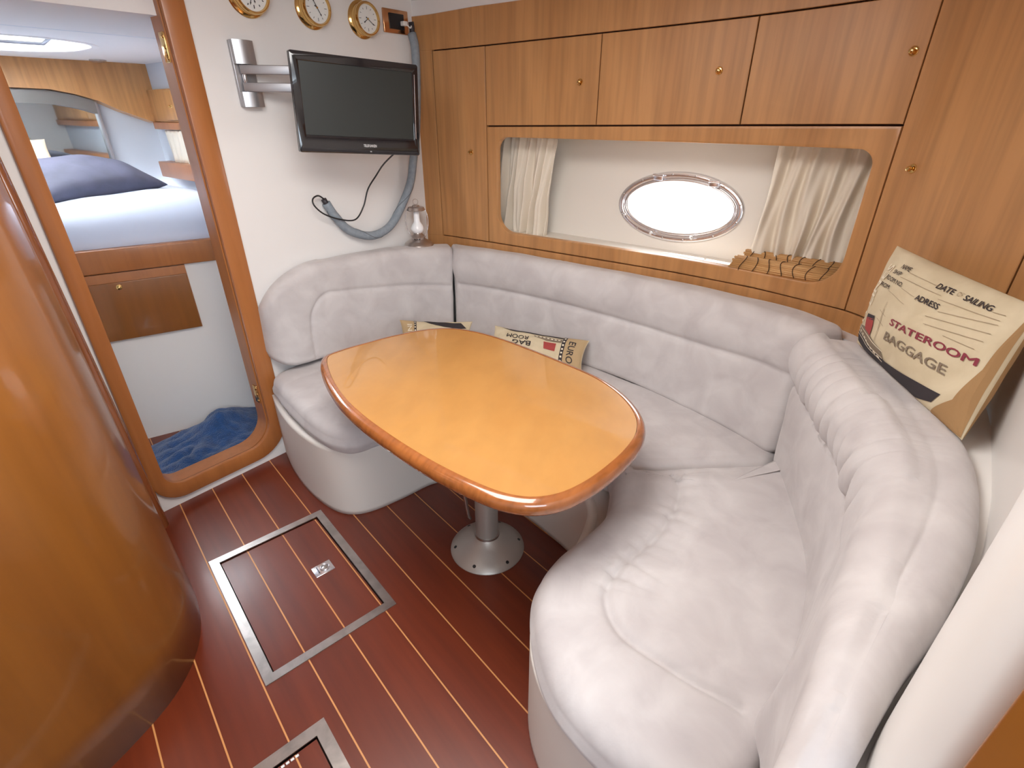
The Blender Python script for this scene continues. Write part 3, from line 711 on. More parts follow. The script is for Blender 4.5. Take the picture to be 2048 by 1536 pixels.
seatR = [(1.305, .605), (1.235, .565), (1.10, .520), (.97, .528), (.86, .540), (.75, .520), (.655, .455), (.575, .365), (.535, .27), (.52, .15), (.54, .04), (.62, -.03), (.80, -.06), (1.05, -.07), (1.30, -.03), (1.50, .045), (1.66, .105), (1.73, .135), (1.70, .175), (1.61, .26), (1.50, .385), (1.37, .545)]
Sr = crom(np.array(zz([(1.335, .575), (1.385, .50), (1.365, .416), (1.254, .362), (1.112, .350), (1.016, .362), (.92, .374), (.84, .370), (.782, .335), (.745, .281), (.735, .216), (.739, .118), (.752, .021)], ZS+.030)), 80)
seat('seat_cushion', seatR, [(.72, .18), (.9, .22), (1.1, .22), (1.28, .23), (1.42, .27)], .325, ZS+.026, .058,
     'grey suede seat cushion with a curved seam, nearest the camera', [(Sr, .013, .010)],
     [(Sr, .024, .055, 18, lambda V: ((V[:, 1] < .40) & (V[:, 0] > .75))*1., (.12, .75)), (Sr, .010, .13, 9, None, None)], .016, origin=(1.0, .25, .325))

# ---- moulded base of the settee
def base(outl, z1, name, m, label, cat, org):
    O = crom(np.array(outl), 160); V = [(x, y, z) for (x, y) in O for z in (0, .02, z1-.02, z1)]
    # small lip inset
    F = [(i*4+j, i*4+j+1, (i+1)*4+j+1, (i+1)*4+j) for i in range(159) for j in range(3)]
    V += [(1.9, 2.19, z1), (1.9, .0, z1)]
    o = mesh(name, V, F, m, None, True, origin=org); md = o.modifiers.new('t', 'SOLIDIFY'); md.thickness = .03; md.offset = -1
    return tag(o, label, cat)
M_base = mat('base_vinyl', (.74, .70, .65, 1), .6)
bs = base([(.972, 2.20), (.915, 2.03), (.878, 1.86), (.868, 1.70), (.888, 1.60), (.95, 1.545), (1.08, 1.508), (1.24, 1.475), (1.32, 1.40), (1.352, 1.24), (1.352, 1.0), (1.325, .84), (1.285, .70), (1.20, .60), (1.05, .545), (.88, .525), (.74, .49), (.645, .41), (.59, .30), (.575, .18), (.60, .05), (.68, -.06), (.74, -.16)],
     .335, 'settee_base', M_base, 'cream moulded base under the wrap-around settee seats', 'settee base', (1.4, 1.2, 0))
nb2 = crom(np.array([(.972, 2.20), (.915, 2.03), (.878, 1.86), (.868, 1.70), (.888, 1.60), (.95, 1.545), (1.08, 1.508), (1.24, 1.475), (1.32, 1.40), (1.352, 1.24), (1.352, 1.0), (1.325, .84), (1.285, .70), (1.20, .60), (1.05, .545), (.88, .525), (.74, .49), (.645, .41), (.59, .30), (.575, .18), (.60, .05), (.68, -.06), (.74, -.16)]), 100)
LV = [(x, y, .322) for x, y in nb2]+[(1.9, -.10, .322), (1.98, 2.19, .322)]
mesh('seat_board', LV, [tuple(range(len(LV)))], M_base, bs)
# seat board on the base (the lid under the cushions) and trim strip
O = crom_closed(np.array(seatL)*1.0, 200); c = O.mean(0)
b = MB(); tp = crom(np.array([(.868, 1.70), (.878, 1.60), (.95, 1.525), (1.08, 1.488), (1.24, 1.455), (1.31, 1.38)]), 40)
b.tube([(x-.006, y-.006, .322) for x, y in tp], .009, 8, sx=1.2); b.build('trim_strip', M_pale, bs, True)
# ledge behind the back cushions
lf = [tuple(p[:2]) for p in lb_BT[2:]]+[tuple(p[:2]) for p in mb_BT[1:]]+[(1.875, .035)]+[tuple(p[:2]) for p in rb_BT[1:]]
rm = []
for p in lf: rm.append(p)
lo = [(1.35, 2.204), (1.62, 2.204), (1.86, 2.204), (2.0, 2.204)]+[tuple(fpt(sy(y), -.012)) for y in (1.6, 1.2, .85, .52, .29, .13, .0)]+[(1.70, -.232), (1.42, -.236), (1.17, -.235), (.98, -.222), (.80, -.190), (.64, -.146), (.50, -.12)]
V = []; F = []
nn = min(len(lf), len(lo)); lfs = [p for p in lf if not (p[1] < .02 and p[0] < 1.9)]+[(1.875, .035)]; A = crom(np.array(lf[:11]), 120); B = crom(np.array(lo[:11]), 120)
B = np.array(B)
for a_, b_ in zip(A, B): V += [(a_[0], a_[1], .80), (b_[0], b_[1], .80), (a_[0], a_[1], .838), (b_[0], b_[1], .838)]
for i in range(119):
    q = i*4; r_ = q+4; F += [(q, q+1, r_+1, r_), (q+2, r_+2, r_+3, q+3), (q, r_, r_+2, q+2), (q+1, q+3, r_+3, r_+1)]
tag(mesh('cushion_ledge', V, F, M_suede, None, True, origin=(2.0, 1.0, .80)), 'narrow suede covered ledge between the back cushions and the cabinet', 'ledge')
recalc(bpy.data.objects['cushion_ledge']); sharp(bpy.data.objects['cushion_ledge'])

LV = []
A = crom(np.array([(1.875, .055, .835), (1.63, -.085, .835), (1.38, -.175, .835), (1.17, -.205, .83), (.98, -.195, .81), (.80, -.165, .79), (.64, -.12, .79), (.50, -.095, .79)]), 80); B = crom(np.array([(1.86, -.02, .85), (1.72, -.2, .85), (1.50, -.240, .85), (1.25, -.242, .845), (.97, -.227, .82), (.80, -.196, .80), (.64, -.152, .80), (.50, -.128, .80)]), 80)
for a_, b_ in zip(A, B): LV += [tuple(a_), tuple(b_)]
mesh('liner_ledge', LV, [(i*2, i*2+1, i*2+3, i*2+2) for i in range(79)], M_white, bpy.data.objects['wall_side'], True)
# ================================================================ TABLE
tb = thing('saloon_table', 'oval varnished wood table on a silver pedestal in the middle of the settee', 'table', (1.095, 1.0, 0))
TO = [(.905, 1.635), (.829, 1.51), (.762, 1.34), (.726, 1.19), (.705, 1.035), (.695, .90), (.693, .80), (.698, .70), (.712, .61), (.745, .54), (.805, .49), (.89, .462), (.994, .450), (1.094, .450), (1.18, .464), (1.26, .503), (1.33, .57), (1.385, .655), (1.425, .76), (1.448, .90), (1.467, 1.06), (1.479, 1.21), (1.472, 1.35), (1.435, 1.465), (1.352, 1.55), (1.215, 1.607), (1.09, 1.635), (.985, 1.652)]
def slab2(O, prof, name, m, parent):
    n = len(O); c = O.mean(0); tan = np.roll(O, -1, 0)-np.roll(O, 1, 0); nin = np.stack([-tan[:, 1], tan[:, 0]], 1); nin /= np.linalg.norm(nin, axis=1)[:, None]
    if ((c-O)*nin).sum() < 0: nin = -nin
    V = []
    for ins, z in prof: V += [(p[0], p[1], z) for p in O+nin*ins]
    F = [(i*n+k, i*n+(k+1) % n, (i+1)*n+(k+1) % n, (i+1)*n+k) for i in range(len(prof)-1) for k in range(n)]
    F += [tuple(range(n))[::-1], tuple((len(prof)-1)*n+k for k in range(n))]
    o = mesh(name, V, F, m, parent); recalc(o); sharp(o, 35); return o
OT = crom_closed(np.array(TO), 200)
slab2(OT, [(.027, .662), (.027, .6995), (.0275, .700)], 'table_top', M_table, tb)
slab2(OT, [(.05, .655), (.012, .655)]+[(.016-.016*math.cos(math.radians(a)), .677+.022*math.sin(math.radians(a))) for a in range(-70, 80, 12)]+[(.018, .7015), (.0262, .7015), (.0266, .6985), (.0272, .66)], 'edge_moulding', M_tedge, tb)
b = MB(); b.lathe((1.095, 1.0, 0), [(.142, 0), (.143, .003), (.139, .009), (.115, .024), (.075, .050), (.052, .066), (.046, .074)], n=56); bp = b.build('pedestal_base', M_pedal, tb, 'auto')
b = MB(); b.lathe((1.095, 1.0, .07), [(.046, 0), (.0455, .004), (.043, .006), (.043, .30), (.043, .56)], n=40); b.build('column', M_pedal, tb, 'auto')
b = MB(); b.lathe((1.095, 1.0, .07), [(.0475, -.004), (.0485, .001), (.0465, .006), (.043, .007)], n=40); b.build('collar', M_steel, tb, 'auto')
b = MB(); b.lathe((1.095, 1.0, .60), [(.05, 0), (.05, .02), (.12, .052), (.12, .058)], n=40); b.build('top_flange', M_pedal, tb, 'auto')
for k in range(6):
    a = math.radians(18+60*k); b = MB(); b.lathe((1.095+.124*math.cos(a), 1.0+.124*math.sin(a), .0185), [(.0065, -.001), (.0062, .001), (.003, .0005)], (math.cos(a)*.5, math.sin(a)*.5, 1), 14); b.build('screw', M_black, bp, 'auto')
# clamp handle on the column
cx, cy = 1.095, 1.0; dv = np.array((-.78, .62)); dv /= np.linalg.norm(dv); L3 = lambda o_, z, l=0: (cx+dv[0]*o_-dv[1]*l, cy+dv[1]*o_+dv[0]*l, z)
b = MB(); b.box(L3(.055, .33), (*dv, 0), (-dv[1], dv[0], 0), (0, 0, 1), .016, .016, .022, .004); b.lathe(L3(.075, .33), [(.012, -.012), (.012, .012), (.006, .018)], (*dv, 0), 16); cl = b.build('clamp', M_steel, tb, 'auto')
b = MB(); b.tube([L3(.078, .33), L3(.08, .28), L3(.074, .22), L3(.068, .17), L3(.06, .155)], [.008, .007, .007, .007, .004], 10); b.tube([L3(.062, .335, -.03), L3(.062, .335, .03)], .006, 10); b.build('clamp_lever', M_steel, cl, True)

# ================================================================ TELEVISION
A_ = np.array((1.177, 1.97, 0)); B_ = np.array((1.640, 1.815, 0)); ux = (B_-A_)/np.linalg.norm(B_-A_)
tl, tr, bl, br = np.array((1.177, 1.970, 1.700)), np.array((1.642, 1.812, 1.675)), np.array((1.176, 1.968, 1.369)), np.array((1.638, 1.81, 1.340))
uz = (tl-bl)/np.linalg.norm(tl-bl); ux = (br-bl); Wt = np.linalg.norm(ux); ux /= Wt; uz = uz-ux*(uz@ux); uz /= np.linalg.norm(uz); un = np.cross(ux, uz); Ht = .333
if un@np.array((0, -1, 0)) < 0: un = -un
c0 = (tl+tr+bl+br)/4
T3 = lambda x, z, d=0: c0+ux*x+uz*z+un*d
tv = thing('television', 'black flat screen television on a swing arm, left of the cabinet wall', 'television', tuple(c0))
hw, hh = Wt/2, Ht/2
b = MB(); b.box(T3(0, 0, -.018), ux, uz, un, hw-.001, hh-.001, .012, .004); b.box(T3(0, .0, -.04), ux, uz, un, hw*.7, hh*.7, .014, .008); b.build('rear_shell', M_black, tv, 'auto')
out = dens(rrect(-hw, hw, -hh, hh, (.008,)*4, 4), 2); inn2 = dens(rrect(-hw+.030, hw-.026, -hh+.062, hh-.030, (.002,)*4, 4), 2)
ring_between(out, inn2, lambda p, d: T3(p[0], p[1], -d), -.004, .008, 'bezel', M_tvb, tv, 1, edge=.004)
b = MB(); b.box(T3(.002, .016, -.002), ux, uz, un, hw-.027, hh-.045, .002); b.build('screen', M_tvs, tv)
b = MB(); b.box(T3(hw-.016, .014, .0045), ux, uz, un, .0012, hh-.05, .0006); b.build('bezel_trim', M_chrome, tv)
# ---- swing arm
mt = thing('television_bracket', 'silver wall bracket with double arm holding the television', 'wall bracket', (1.13, Yw, 1.52))
b = MB(); b.abox(1.092, 1.172, Yw-.014, Yw, 1.522, 1.738, .003); b.build('wall_plate', M_alu, mt, 'auto')
for z0_, z1_ in ((1.662, 1.738), (1.522, 1.572)):
    V = []; n = 12
    b = MB(); pr = [(1.094+.078*k/n, Yw-.034-.014*math.sin(PI*k/n)) for k in range(n+1)]+[(1.172, Yw-.012), (1.094, Yw-.012)]
    m_ = len(pr); b.add([(x, y, z) for z in (z0_, z1_) for (x, y) in pr], [(i, (i+1) % m_, m_+(i+1) % m_, m_+i) for i in range(m_)]+[tuple(range(m_)), tuple(range(m_, 2*m_))]); b.build('plate_cover', M_alu, mt, 'auto')
b = MB(); b.tube([(1.118, Yw-.028, 1.57), (1.118, Yw-.028, 1.665)], .007, 14); b.build('pivot_rod', M_chrome, mt, True)
for z in (1.645, 1.588):
    e = T3(-.02, 0, -.05); e[2] = z-.002; s_ = np.array((1.118, Yw-.028, z)); d_ = e-s_; L_ = np.linalg.norm(d_); d_ /= L_
    b = MB(); b.box((s_+e)/2, d_, np.cross((0, 0, 1), d_), (0, 0, 1), L_/2+.01, .008, .0155, .003); b.build('arm', M_alu, mt, 'auto')
b = MB(); e = T3(-.02, 0, -.062); b.box(e, ux, uz, un, .05, .05, .008, .002); b.build('head_plate', M_alu, mt, 'auto')

# ---- text helper: flat lettering as real thin mesh
def text_mesh(s, size, spacing=1.0, bold=0.0):
    cu = bpy.data.curves.new('txt', 'FONT'); cu.body = s; cu.size = size; cu.space_character = spacing; cu.offset = bold; cu.resolution_u = 3
    ob = bpy.data.objects.new('txt', cu); COL.objects.link(ob); bpy.context.view_layer.update()
    dg = bpy.context.evaluated_depsgraph_get(); me = bpy.data.meshes.new_from_object(ob.evaluated_get(dg))
    V = np.array([v.co[:2] for v in me.vertices]); F = [tuple(p.vertices) for p in me.polygons]
    bpy.data.objects.remove(ob); bpy.data.meshes.remove(me); return V, F
def text_on(s, fn, parent, m, name='lettering', bold=.0, box=None, spacing=1.):
    """text scaled into box (x0,x1,z0,z1), mapped through fn(x,z)->3D"""
    V, F = text_mesh(s, 1, spacing, 0.)
    if bold:
        n0 = len(V); W = [V+np.array(d_)*bold for d_ in ((1, 0), (-1, 0), (0, 1), (0, -1))]; V = np.vstack(W); F = [tuple(i+q*n0 for i in f) for q in range(4) for f in F]
    lo_, hi_ = V.min(0), V.max(0)
    x0, x1, z0, z1 = box; X = x0+(V[:, 0]-lo_[0])/(hi_[0]-lo_[0])*(x1-x0); Z_ = z0+(V[:, 1]-lo_[1])/(hi_[1]-lo_[1])*(z1-z0)
    bm = bmesh.new(); vs = [bm.verts.new((x, z, 0)) for x, z in zip(X, Z_)]
    for f in F:
        try: bm.faces.new([vs[i] for i in f])
        except ValueError: pass
    bmesh.ops.triangulate(bm, faces=bm.faces[:])
    st = max(abs(x1-x0), abs(z1-z0))/20
    for ax, a0, a1 in ((0, min(x0, x1), max(x0, x1)), (1, min(z0, z1), max(z0, z1))):
        t = a0+st
        while t < a1:
            bmesh.ops.bisect_plane(bm, geom=bm.verts[:]+bm.edges[:]+bm.faces[:], plane_co=(t, 0, 0) if ax == 0 else (0, t, 0), plane_no=(1, 0, 0) if ax == 0 else (0, 1, 0)); t += st
    bm.verts.ensure_lookup_table(); P = [fn(v.co.x, v.co.y) for v in bm.verts]; FF = [[v.index for v in f.verts] for f in bm.faces]; bm.free()
    return mesh(name, P, FF, m, parent)
def patch(poly, fn, m, parent, name, st=.02):
    bm = bmesh.new(); bm.faces.new([bm.verts.new((x, z, 0)) for x, z in poly]); A_ = np.array(poly); lo_, hi_ = A_.min(0), A_.max(0)
    bmesh.ops.triangulate(bm, faces=bm.faces[:])
    for ax in (0, 1):
        t = lo_[ax]+st
        while t < hi_[ax]:
            bmesh.ops.bisect_plane(bm, geom=bm.verts[:]+bm.edges[:]+bm.faces[:], plane_co=(t, 0, 0) if ax == 0 else (0, t, 0), plane_no=(1, 0, 0) if ax == 0 else (0, 1, 0)); t += st
    bm.verts.ensure_lookup_table(); P = [fn(v.co.x, v.co.y) for v in bm.verts]; FF = [[v.index for v in f.verts] for f in bm.faces]; bm.free()
    return mesh(name, P, FF, m, parent)
text_on('TELEFUNKEN', lambda x, z: T3(x, z, .0047), tv, M_logo, box=(.002, .056, -hh+.026, -hh+.036), bold=.03)
b = MB(); b.box(T3(.031, -hh+.010, .0045), ux, uz, un, .0035, .0022, .0006); b.build('power_light', M_alu, tv)

# ---- cables and sleeve
cv = crom(np.array([(1.955, 2.165, 1.83), (1.955, 2.15, 1.765), (1.945, 2.15, 1.60), (1.92, 2.15, 1.42), (1.885, 2.15, 1.285), (1.86, 2.16, 1.18), (1.78, 2.17, 1.055), (1.70, 2.17, .985), (1.59, 2.17, .963), (1.475, 2.175, 1.005), (1.41, 2.18, 1.08), (1.378, 2.185, 1.14)]), 90)
T = thing('cable_sleeve', 'grey cable sleeve hanging in a loop under the television', 'cable', (1.7, 2.17, .96))
rr_ = [.020]*90
b = MB(); b.tube(cv, rr_, 14); b.build('sleeve', M_conduit, T, True)
b = MB(); b.tube([cv[0]+(0, 0, .045), cv[0]+(.004, 0, .02), cv[0]-(0, 0, .012)], .0125, 12); b.build('tape_end', M_ink, T, True)
b = MB(); d_ = cv[-1]-cv[-3]; d_ /= np.linalg.norm(d_); b.tube([cv[-1]-d_*.012, cv[-1]+d_*.02], .0125, 12); b.build('tape_end', M_ink, T, True)
Pp = []
for t in np.linspace(.45, .98, 200):
    i = t*89; q = np.array([np.interp(i, range(90), cv[:, k]) for k in range(3)]); q2 = np.array([np.interp(min(89, i+1), range(90), cv[:, k]) for k in range(3)]); tt = q2-q; tt /= np.linalg.norm(tt)
    n1 = np.cross(tt, (0, 1, 0)); n1 /= np.linalg.norm(n1); n2 = np.cross(tt, n1); a = t*26; Pp.append(q+.0202*(n1*math.cos(a)+n2*math.sin(a)))
b = MB(); b.tube(Pp, .0010, 5); b.build('zip_seam', M_ink, T, True)
cc = crom(np.array([(1.545, 1.86, 1.36), (1.58, 2.0, 1.30), (1.60, 2.09, 1.245), (1.575, 2.13, 1.185), (1.545, 2.14, 1.11), (1.49, 2.14, 1.058), (1.415, 2.15, 1.068), (1.34, 2.15, 1.10), (1.298, 2.15, 1.14), (1.30, 2.16, 1.168), (1.335, 2.17, 1.178), (1.37, 2.18, 1.158)]), 120)
b = MB(); b.tube(cc, .0034, 8); tag(b.build('power_cord', M_black, None, True, origin=(1.5, 2.1, 1.05)), 'thin black cord looping from the television down to the sleeve end', 'cord')

# ---- three brass instruments
def instrument(label, x, z, seed, hands, R=.062, ticks=12, roman=False):
    T = thing('brass_instrument', label, 'instrument', (x, Yw, z)); n = (0, -1, 0)
    b = MB(); b.lathe((x, Yw, z), [(R+.008, 0), (R+.009, .004), (R+.006, .008), (R-.001, .012), (R-.003, .028), (R+.001, .034), (R+.001, .046), (R-.003, .052), (R-.007, .052), (R-.010, .040)], n, 56); b.build('case', M_brass, T, 'auto')
    b = MB(); b.lathe((x, Yw-.041, z), [(R-.009, 0), (R-.010, .0015)], n, 48); d = b.build('dial', M_dial, T, 'auto')
    rnd = random.Random(seed)
    for k in range(ticks):
        a = 2*PI*k/ticks; r = R-.023; p = (x+r*math.sin(a), Yw-.0432, z+r*math.cos(a)); b = MB()
        b.box(p, (math.sin(a), 0, math.cos(a)), (math.cos(a), 0, -math.sin(a)), (0, 1, 0), .0055 if k % 3 == 0 else .003, .0016 if roman else .0008, .0003); b.build('dial_mark', M_ink, d)
    for a, l in hands:
        a = math.radians(a); b = MB(); b.box((x+l*.4*math.sin(a), Yw-.0455, z+l*.4*math.cos(a)), (math.sin(a), 0, math.cos(a)), (math.cos(a), 0, -math.sin(a)), (0, 1, 0), l*.6, .0012, .0004); 
        b.lathe((x+l*.85*math.sin(a), Yw-.0455, z+l*.85*math.cos(a)), [(.0026, 0), (.0026, .0006)], n, 10); b.build('hand', M_ink, T)
    b = MB(); b.lathe((x, Yw-.044, z), [(.004, 0), (.0035, .003)], n, 14); b.build('hub', M_brass, T, 'auto')
    return T
instrument('brass clock at the top edge, leftmost of the three round instruments', 1.200, 1.886, 1, [(170, .032), (200, .04)], R=.066, roman=True)
instrument('round brass instrument with white dial, middle one of the three', 1.462, 1.871, 2, [(150, .030), (330, .03), (300, .012)])
instrument('round brass instrument with white dial, beside the switch plate', 1.706, 1.860, 3, [(235, .026), (125, .036), (300, .01)])
# ---- brass switch plate with plug
T = thing('socket_plate', 'brass edged socket plate with a plugged cable, top of the wall', 'socket', (1.895, Yw, 1.87))
b = MB(); b.box((1.893, Yw-.005, 1.872), (1, 0, 0), (0, 0, 1), (0, 1, 0), .073, .046, .005, .004); b.build('brass_plate', M_copper, T, 'auto')
b = MB(); b.box((1.893, Yw-.012, 1.872), (1, 0, 0), (0, 0, 1), (0, 1, 0), .042, .030, .003, .001); b.build('insert', M_black, T, 'auto')
b = MB(); b.box((1.925, Yw-.026, 1.866), (1, 0, 0), (0, 0, 1), (0, 1, 0), .013, .009, .012, .003); b.build('plug', M_white, T, 'auto', label='white plug')
b = MB(); b.tube(crom(np.array([(1.932, Yw-.036, 1.862), (1.945, Yw-.045, 1.85), (1.952, Yw-.045, 1.865), (1.955, Yw-.04, 1.86)]), 20), .003, 8); b.build('lead', M_white, T, True)

# ---- lantern on the corner ledge
lx, ly, lz = 1.845, 2.113, .868
T = thing('lantern', 'small pewter storm lantern with opal globe in the settee corner', 'lantern', (lx, ly, lz))
b = MB(); b.lathe((lx, ly, lz), [(.072, -.028), (.078, .0), (.078, .012), (.070, .026), (.048, .040), (.036, .046), (.037, .056), (.030, .066), (.022, .072), (.020, .078)], n=40); b.build('font', M_lantern, T, 'auto')
b = MB(); b.lathe((lx, ly, lz+.072), [(.012, 0), (.025, .008), (.034, .022), (.034, .034), (.026, .048), (.0165, .062), (.0155, .085), (.016, .122)], n=32); b.build('globe', M_opal, T, True)
b = MB(); b.lathe((lx, ly, lz+.19), [(.046, 0), (.047, .003), (.040, .016), (.020, .019), (.016, .026), (.004, .028)], n=36); b.build('hood', M_lantern, T, 'auto')
cr = np.array((c_right[0], c_right[1], 0)); cr /= np.linalg.norm(cr)
for s_ in (-1, 1):
    b = MB(); b.tube([np.array((lx, ly, 0))+cr*s_*r_+np.array((0, 0, z)) for r_, z in zip(*[crom(np.array([(.036, lz+.058), (.052, lz+.095), (.058, lz+.14), (.052, lz+.18), (.040, lz+.20)]), 20)[:, k] for k in (0, 1)])], .0026, 8); b.build('side_wire', M_chrome, T, True)
b = MB(); b.tube([np.array((lx, ly, lz+.232))+.013*(cr*math.cos(a)+np.array((0, 0, 1))*math.sin(a)) for a in np.linspace(0, 2*PI, 25)[:-1]], .0018, 8, True); b.build('hanging_ring', M_lantern, T, True)
b = MB()
for k in (-1, 0, 1): b.box(np.array((lx, ly, lz+.05))-np.array((c_fwd[0], c_fwd[1], 0))/np.linalg.norm(c_fwd[:2])*.0365+cr*k*.012, cr, (0, 0, 1), (0, 1, 0), .0035, .0018, .002)
b.build('vent_slots', M_black, T)

# ================================================================ PRINTED CUSHIONS
def pillow(label, TL, TR, BL, BR, thick, mats=None, nu=48, nv=34, name='throw_pillow', pinch=.055, backmat=False):
    TL, TR, BL, BR = [np.array(p, float) for p in (TL, TR, BL, BR)]
    nrm = np.cross(TR-TL, BL-TL); nrm /= np.linalg.norm(nrm)
    if nrm@(CAM-TL) < 0 and name == 'throw_pillow': nrm = -nrm
    def S(u, v, side=1, off=0.):
        uu = u-pinch*.9*(2*u-1)*(1-(2*v-1)**2)*1.0*((2*u-1)**2)**.5*.9; vv = v-pinch*1.2*(2*v-1)*(1-(2*u-1)**2)
        p = (TL*(1-uu)+TR*uu)*(1-vv)+(BL*(1-uu)+BR*uu)*vv
        h = (max(0., 1-(2*u-1)**2)*max(0., 1-(2*v-1)**2))**.46*thick
        h += .0035*math.sin(u*19+v*7)*math.sin(v*11+u*4)*min(1, h/thick*2)
        return p+nrm*(side*h+off)
    V = []; F = []
    uu = (1-np.cos(np.linspace(0, PI, nu+1)))/2; vv = (1-np.cos(np.linspace(0, PI, nv+1)))/2
    for side in (1, -1):
        for u in uu:
            for v in vv: V.append(S(u, v, side))
    k = nv+1; o_ = (nu+1)*k
    for i in range(nu):
        for j in range(nv):
            a = (i*k+j, i*k+j+1, (i+1)*k+j+1, (i+1)*k+j); F.append(a); F.append(tuple(x+o_ for x in a)[::-1])
    T = thing(name, label, 'pillow', tuple((BL+BR)/2))
    body = mesh('cover', V, F, M_pillow, T, True, mats=[M_pillow, M_pband], fm=[(k_ % 2) if backmat else 0 for k_ in range(len(F))]); merge(body, 1e-5)
    for p in body.data.polygons: p.use_smooth = True
    return T, S
T, Sf = pillow('beige printed travel pillow with red funnel and lettering, leaning in the right corner', (1.86, .067, 1.163), (1.45, -.222, 1.148), (1.775, .080, .885), (1.335, -.182, .872), .064, pinch=.008, backmat=True)
fn = lambda u, v: Sf(u, -v, 1, .0034)      # v runs downwards; use negative z
fn2 = lambda u, v: Sf(u, -v, 1, .0018)
# slanted base: the lettering climbs a little to the right
def slant(f, k=-.13): return lambda u, v: f(u, v-k*(u-.4))
# border, hull and ship
patch([(.985, -.10), (.997, -.10), (.997, -.985), (.80, -.992), (.85, -.90), (.92, -.78), (.965, -.50)], fn2, M_pband, T, 'brown_border')
patch([(.02, -.86), (.10, -.84), (.25, -.88), (.42, -.90), (.60, -.86), (.78, -.82), (.86, -.80), (.82, -.90), (.70, -.97), (.45, -.985), (.15, -.98), (.04, -.95)], fn2, M_pdark, T, 'printed_hull')
patch([(.03, -.79), (.14, -.755), (.26, -.80), (.37, -.83), (.40, -.90), (.22, -.885), (.05, -.86)], fn2, M_pmid, T, 'printed_decks')
for k in range(9):
    u0 = .05+k*.036; v0 = -.80-.012*k; patch([(u0, v0), (u0+.024, v0-.006), (u0+.024, v0-.020), (u0, v0-.014)], fn, M_pfaint, T, 'printed_window')
for v0 in (-.775, -.835, -.865): patch([(.045, v0), (.39, v0-.055), (.39, v0-.062), (.045, v0-.007)], fn, M_pfaint, T, 'printed_rail')
patch([(.150, -.66), (.235, -.63), (.242, -.69), (.235, -.79), (.157, -.77)], fn, M_pred, T, 'printed_funnel')
patch([(.148, -.625), (.237, -.60), (.238, -.645), (.149, -.672)], fn, M_pdark, T, 'funnel_top')
patch([(.290, -.43), (.294, -.43), (.306, -.80), (.301, -.80)], fn, M_pline, T, 'printed_mast')
patch([(.262, -.52), (.33, -.545), (.33, -.55), (.262, -.525)], fn, M_pline, T, 'printed_mast')
patch([(.262, -.60), (.335, -.63), (.335, -.635), (.262, -.605)], fn, M_pline, T, 'printed_mast')
fs = slant(fn, -.16)
sl = lambda u, v: v   # readable helper
def word(s, u0, u1, vtop, vbot, m, bold=.0, f=None):
    text_on(s, f or fn, T, m, box=(u0, u1, -vbot, -vtop), bold=bold)
tilt = lambda k, u0: (lambda u, v: fn(u, v-k*(u-u0)))
word('STATEROOM', .385, .945, .526, .585, M_pmar, .022, tilt(-.155, .385))
word('BAGGAGE', .388, .840, .645, .722, M_pmid, .016, tilt(-.12, .388))
word('NAME', .212, .305, .098, .138, M_pdark, .014, tilt(-.08, .19))
word('SHIP', .182, .262, .168, .205, M_pdark, .014, tilt(-.1, .15))
word('ROOM NO.', .155, .325, .232, .272, M_pdark, .014, tilt(-.02, .117))
word('FROM', .140, .232, .312, .352, M_pdark, .014, tilt(-.08, .095))
word('DATE', .541, .646, .098, .142, M_pdark, .020, tilt(-.05, .54))
word('OF', .662, .692, .100, .136, M_pline, 0, tilt(-.05, .54))
word('SAILING', .706, .866, .094, .138, M_pdark, .020, tilt(-.05, .70))
word('ADRESS', .483, .632, .242, .290, M_pdark, .020, tilt(-.06, .48))
for u0, v0, u1, v1 in ((.30, .130, .535, .122), (.270, .194, .60, .172), (.332, .270, .475, .272), (.238, .345, .435, .365), (.872, .125, .925, .115), (.645, .285, .925, .19), (.60, .355, .925, .26), (.62, .412, .92, .325), (.74, .42, .91, .395), (.60, .205, .92, .16)):
    patch([(u0, -v0), (u1, -v1), (u1, -v1-.004), (u0, -v0-.004)], fn, M_pline, T, 'printed_line', .03)
# pale letters up the left band
def band(u, v): return Sf(.030+.055*u+.10*(1-v)*0+.0, .76-.62*v, 1, .0034)
text_on('D LINES', lambda x, z: Sf(.060+.046*(1-z)+.050*x, .74-.60*x, 1, .0034), T, M_pfaint, box=(0, 1, 0, 1), bold=.01)

T, Sg = pillow('beige printed travel pillow lying upside down on the seat behind the table', (1.35, 1.97, .56), (1.90, 1.22, .565), (1.22, 1.80, .462), (1.76, 1.06, .462), .045)
gn = lambda u, v: Sg(u, -v, 1, .0034); gm = lambda u, v: Sg(u, -v, 1, .0018)
bpy.data.objects.remove(bpy.data.objects[T.name+''] if False else [c for c in T.children][0]); bpy.data.objects.remove(T)
def side_band(T, Sx, right=True):
    """tan end band with a dotted edge; u runs 0..1 along the pillow"""
    f = lambda u, v: Sx(u, -v, 1, .0018); h = lambda u, v: Sx(u, -v, 1, .0036)
    a, b_ = (.80, .995) if right else (.005, .20)
    patch([(a, -.01), (b_, -.02), (b_, -.98), (a, -.99)], f, M_ptan, T, 'tan_border')
    e = .785 if right else .215
    patch([(e-.022, -.01), (e+.015, -.01), (e+.015, -.99), (e-.022, -.99)], f, M_pdark, T, 'dark_border_line')
    for k in range(9):
        v0 = -.06-.105*k; patch([(e-.012, v0), (e+.006, v0), (e+.006, v0-.045), (e-.012, v0-.045)], h, M_pfaint, T, 'printed_dot')
T, Sg = pillow('beige printed pillow lying upside down behind the right half of the table', (1.80, 1.55, .575), (1.925, 1.085, .575), (1.63, 1.50, .455), (1.75, 1.00, .455), .042)
gn = lambda u, v: Sg(u, -v, 1, .0034); gm = lambda u, v: Sg(u, -v, 1, .0018)
side_band(T, Sg, True)
